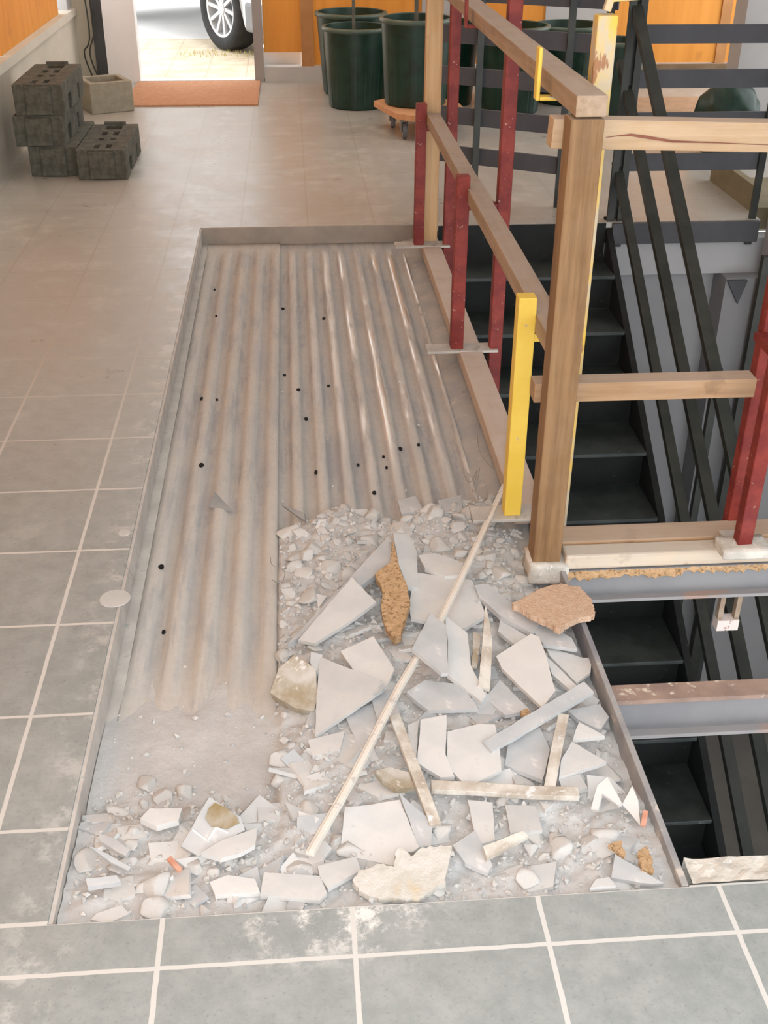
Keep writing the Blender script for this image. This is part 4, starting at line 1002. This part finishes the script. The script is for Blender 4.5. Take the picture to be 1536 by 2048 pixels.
# ================================================================== TUBS AND DOLLY
def tub(loc, rb, rt, h, label, soil=0.2, stem=None, ribs=12):
    e = empty('plastic_tub', V(*loc)); tag(e, label, 'tub')
    bm = bmesh.new()
    prof = [(rb*0.96, 0), (rb, 0.03), (rt*0.97, h-0.1), (rt*0.97, h), (rt*0.92, h), (rb*0.92, 0.08)]
    seg = 96; rings = []
    for r, z in prof:
        row = []
        for k in range(seg):
            a = 2*PI*k/seg; rr = r*(1+(0.012 if (k // 4) % 2 else 0)*(1 if 0.05 < z < h-0.15 or z < 0.05 else 0))
            row.append(bm.verts.new(V(rr*math.cos(a), rr*math.sin(a), z)))
        rings.append(row)
    for a, b in zip(rings, rings[1:]):
        for k in range(seg): bm.faces.new((a[k], a[(k+1) % seg], b[(k+1) % seg], b[k]))
    bm.faces.new(rings[0][::-1]); bm.faces.new(rings[-1])
    mk('bucket', bm, M_TUB, e)
    bm = bmesh.new(); lathe(bm, [(rt*S*0.97, (h-0.07)*S), (rt*S*1.02, (h-0.07)*S), (rt*S*1.03, h*S), (rt*S*0.93, (h+0.015)*S), (rt*S*0.92, (h-0.05)*S)], (0, 0, 0), 64)
    mk('rim', bm, M_TUBR, e, smooth=True)
    if soil is not None:
        bm = bmesh.new(); rs = rt*0.90-0.02; c0 = bm.verts.new(V(0, 0, h-soil+0.08)); prev = [c0]*32
        for q in range(1, 6):
            row = [bm.verts.new(V(rs*q/5*math.cos(2*PI*k/32), rs*q/5*math.sin(2*PI*k/32), h-soil+0.08*(1-q/5)+0.03*noise.noise(Vector((k*.7, q, rb*9))))) for k in range(32)]
            for k in range(32):
                if q == 1: bm.faces.new((c0, row[k], row[(k+1) % 32]))
                else: bm.faces.new((prev[k], row[k], row[(k+1) % 32], prev[(k+1) % 32]))
            prev = row
        mk('soil', bm, M_SOIL, e, smooth=True)
    if stem:
        bm = bmesh.new(); p = V(stem[0], stem[1], h-soil)
        for k in range(6):
            q = p+V(0.01*math.sin(k*2.1), 0.012*math.cos(k*1.3), 0.9); r0 = 0.016-0.0012*k
            beam(bm, p, q, r0*1.4, r0*1.4); p = q
        mk('stem', bm, M_STEM, e)
    return e
tub((2.25, 21.0, 0), 0.60, 0.72, 1.62, 'front dark green plastic tub with a thin tree stem, left of the dolly', stem=(-0.05, 0.1))
tub((2.22, 22.6, 0), 0.64, 0.80, 1.72, 'dark green plastic tub standing behind the one with the stem')
tub((3.28, 18.55, 0.50), 0.60, 0.70, 1.58, 'dark green plastic tub standing on the orange plywood dolly', soil=0.35, stem=(0.0, 0.05))
tub((4.20, 21.3, 0), 0.62, 0.76, 1.66, 'dark green plastic tub just right of the far timber post, behind bars')
tub((5.5, 20.3, 0), 0.62, 0.76, 1.72, 'dark green plastic tub behind the tall red post')
tub((6.95, 21.3, 0), 0.62, 0.80, 1.60, 'dark green plastic tub behind the upper end of the timber rail')
tub((7.50, 19.3, 0), 0.46, 0.58, 1.55, 'dark green plastic tub behind the yellow bent handle')
bm = bmesh.new(); bmesh.ops.create_icosphere(bm, subdivisions=4, radius=1)
for v in bm.verts:
    d_ = v.co.normalized(); q = 1+0.10*noise.noise(d_*2)+0.05*noise.noise(d_*6)
    v.co = Vector((d_.x*0.60*q, d_.y*0.55*q, max(-0.62, d_.z*0.72*q)))*S
o = mk('rubbish_sack', bm, M_TUB, smooth=True); o.location = V(8.80, 16.15, 0.62)
tag(o, 'dark rounded sack on the floor beside the grey column, behind the bars', 'sack')
dl = empty('plant_dolly', V(3.25, 18.3, 0)); tag(dl, 'orange plywood dolly on castors carrying a green tub', 'dolly')
bm = bmesh.new()
pl = [(-0.78, 0.55), (-0.42, -0.75), (0.0, -1.0), (0.55, -0.9), (0.95, -0.3), (0.9, 0.5), (0.4, 0.95), (-0.35, 0.95)]
tp = [bm.verts.new(V(x_, y_, 0.50)) for x_, y_ in pl]; bt = [bm.verts.new(V(x_, y_, 0.38)) for x_, y_ in pl]
bm.faces.new(tp); bm.faces.new(bt[::-1])
for i in range(8): bm.faces.new((tp[i], bt[i], bt[(i+1) % 8], tp[(i+1) % 8]))
mk('platform', bm, M_DOLLY, dl, bevel=0.004)
for x_, y_ in ((-0.40, 0.40), (-0.26, -0.62), (0.55, -0.5), (0.55, 0.6)):
    bm = bmesh.new()
    lathe(bm, [(0.02*S, -0.04*S), (0.15*S, -0.04*S), (0.16*S, 0), (0.15*S, 0.04*S), (0.02*S, 0.04*S)], (0, 0, 0), 20, True)
    bmesh.ops.rotate(bm, verts=bm.verts[:], cent=(0, 0, 0), matrix=Matrix.Rotation(PI/2, 3, 'Y'))
    bmesh.ops.translate(bm, verts=bm.verts[:], vec=V(x_, y_, 0.16))
    bx(bm, x_-0.07, x_-0.05, y_-0.06, y_+0.06, 0.14, 0.38); bx(bm, x_+0.05, x_+0.07, y_-0.06, y_+0.06, 0.14, 0.38); bx(bm, x_-0.10, x_+0.10, y_-0.10, y_+0.10, 0.35, 0.38)
    mk('castor', bm, M_CAST, dl)

# ================================================================== CAR OUTSIDE
car = empty('car', V(-1.05, 29.3, -0.04), math.atan2(-0.84, 0.55))
tag(car, 'white car parked on the paving outside the doorway', 'car')
# local: x forward (nose, towards the right), +y to its left; the seen side is the one facing the door (local -y)
def car_pts():
    out = [(0.92, 0.20), (1.0, 0.45), (0.98, 0.72), (0.70, 0.86), (0.15, 0.98), (-0.55, 1.48), (-1.5, 1.56), (-2.4, 1.48), (-2.95, 1.02), (-3.2, 0.95), (-3.25, 0.45), (-3.15, 0.22)]
    return out
body = [(0.85, 0.22), (0.98, 0.34), (1.0, 0.55), (0.95, 0.74), (0.6, 0.88), (-0.05, 0.97), (-2.9, 1.02), (-3.25, 0.92), (-3.3, 0.45), (-3.2, 0.30)]
def arch(cx, r, z1, z2):  # wheel arch cut along the sill, from rear to front
    A_ = [(cx+r*math.cos(PI-k*PI/10), 0.30+r*math.sin(k*PI/10)) for k in range(1, 10)]
    return [(cx-r, z1)]+A_+[(cx+r, z2)]
prof = body + arch(-2.62, 0.40, 0.30, 0.44) + arch(0.0, 0.40, 0.44, 0.22)
bm = bmesh.new()
for s_, yy in ((0, 0.0), (1, 1.72)): pass
A = [bm.verts.new((x_, 0.0, z_)) for x_, z_ in prof]; B = [bm.verts.new((x_, 1.72, z_)) for x_, z_ in prof]
fa = bm.faces.new(A); fb = bm.faces.new(B[::-1])
for i in range(len(prof)): bm.faces.new((A[i], B[i], B[(i+1) % len(prof)], A[(i+1) % len(prof)]))
bmesh.ops.triangulate(bm, faces=[fa, fb])
mk('body', bm, M_CAR, car, bevel=0.02)
bm = bmesh.new()
lo = [(-0.15, 0.96), (-0.75, 1.45), (-2.3, 1.50), (-3.0, 1.0)]
A = [bm.verts.new((x_, 0.06+(z_-0.96)*0.28, z_)) for x_, z_ in lo]; B = [bm.verts.new((x_, 1.66-(z_-0.96)*0.28, z_)) for x_, z_ in lo]
bm.faces.new(A); bm.faces.new(B[::-1])
for i in range(4): bm.faces.new((A[i], B[i], B[(i+1) % 4], A[(i+1) % 4]))
mk('windows', bm, M_GLASSD, car)
bm = bmesh.new(); bx(bm, -0.75, -2.3, 0.22, 1.50, 1.48, 1.54, 1.0); mk('roof', bm, M_CAR, car, bevel=0.02)
bm = bmesh.new()
bx(bm, 0.42, 0.97, -0.02, 1.74, 0.20, 0.44, 1.0); mk('bumper', bm, M_CARG, car, bevel=0.03)
bm = bmesh.new(); bx(bm, -3.1, 0.6, 0.35, 1.4, 0.45, 0.6, 1.0); mk('underbody', bm, M_BLACK, car)
def wheel(cx, yy, out):
    bm = bmesh.new(); r = 0.345
    lathe(bm, [(0.235, 0.0), (0.25, -0.012), (0.31, -0.02), (0.338, 0.0), (r, 0.03), (r, 0.18), (0.335, 0.21), (0.25, 0.215), (0.235, 0.2)], (0, 0, 0), 48)
    bmesh.ops.rotate(bm, verts=bm.verts[:], cent=(0, 0, 0), matrix=Matrix.Rotation(-PI/2*out, 3, 'X'))
    bmesh.ops.translate(bm, verts=bm.verts[:], vec=(cx, yy, r+0.0)); t_ = mk('tyre', bm, M_TYRE, car, smooth=True)
    bm = bmesh.new()
    lathe(bm, [(0.24, 0.0), (0.215, 0.004), (0.21, 0.05), (0.2, 0.12)], (0, 0, 0), 48)
    lathe(bm, [(0.001, 0.01), (0.05, 0.01), (0.055, 0.05)], (0, 0, 0), 24)
    for k in range(10):
        a = 2*PI*k/10
        p0 = Vector((0.04*math.cos(a), 0.04*math.sin(a), 0.03)); p1 = Vector((0.222*math.cos(a+0.12), 0.222*math.sin(a+0.12), 0.02))
        beam(bm, p0, p1, 0.030, 0.025)
    bmesh.ops.rotate(bm, verts=bm.verts[:], cent=(0, 0, 0), matrix=Matrix.Rotation(-PI/2*out, 3, 'X'))
    bmesh.ops.translate(bm, verts=bm.verts[:], vec=(cx, yy, r)); mk('alloy_rim', bm, M_ALLOY, t_)
    bm = bmesh.new(); lathe(bm, [(0.001, 0.11), (0.2, 0.11)], (0, 0, 0), 32)
    bmesh.ops.rotate(bm, verts=bm.verts[:], cent=(0, 0, 0), matrix=Matrix.Rotation(-PI/2*out, 3, 'X'))
    bmesh.ops.translate(bm, verts=bm.verts[:], vec=(cx, yy, r)); mk('brake_disc', bm, M_CARG, t_)
wheel(0.0, -0.01, 1); wheel(-2.62, -0.01, 1)
wheel(0.0, 1.73, -1); wheel(-2.62, 1.73, -1)
# grass tufts in the paving joints near the wheel
bm = bmesh.new()
for _ in range(110):
    x_ = random.uniform(-2.2, -0.2); y_ = 28.6+random.uniform(-0.5, 0.5)+0.2*math.sin(x_*4); hgt = random.uniform(0.02, 0.07)
    p = V(x_, y_, -0.04); a = random.random()*6.28; dx = 0.004*math.cos(a); dy = 0.004*math.sin(a)
    t_ = p+Vector((random.uniform(-.01, .01), random.uniform(-.01, .01), hgt*S*2))
    vs = [bm.verts.new(p+Vector((dx, dy, 0))), bm.verts.new(p-Vector((dx, dy, 0))), bm.verts.new(p+Vector((-dy, dx, 0))), bm.verts.new(t_)]
    bm.faces.new((vs[0], vs[1], vs[3])); bm.faces.new((vs[1], vs[2], vs[3])); bm.faces.new((vs[2], vs[0], vs[3])); bm.faces.new((vs[0], vs[2], vs[1]))
tag(mk('grass', bm, m_mottle('yellow_green_grass', (0.50, 0.48, 0.20), (0.60, 0.55, 0.25), 9, 0.9, 0)), 'sparse yellow-green grass tufts in the paving outside', 'grass', kind='stuff')
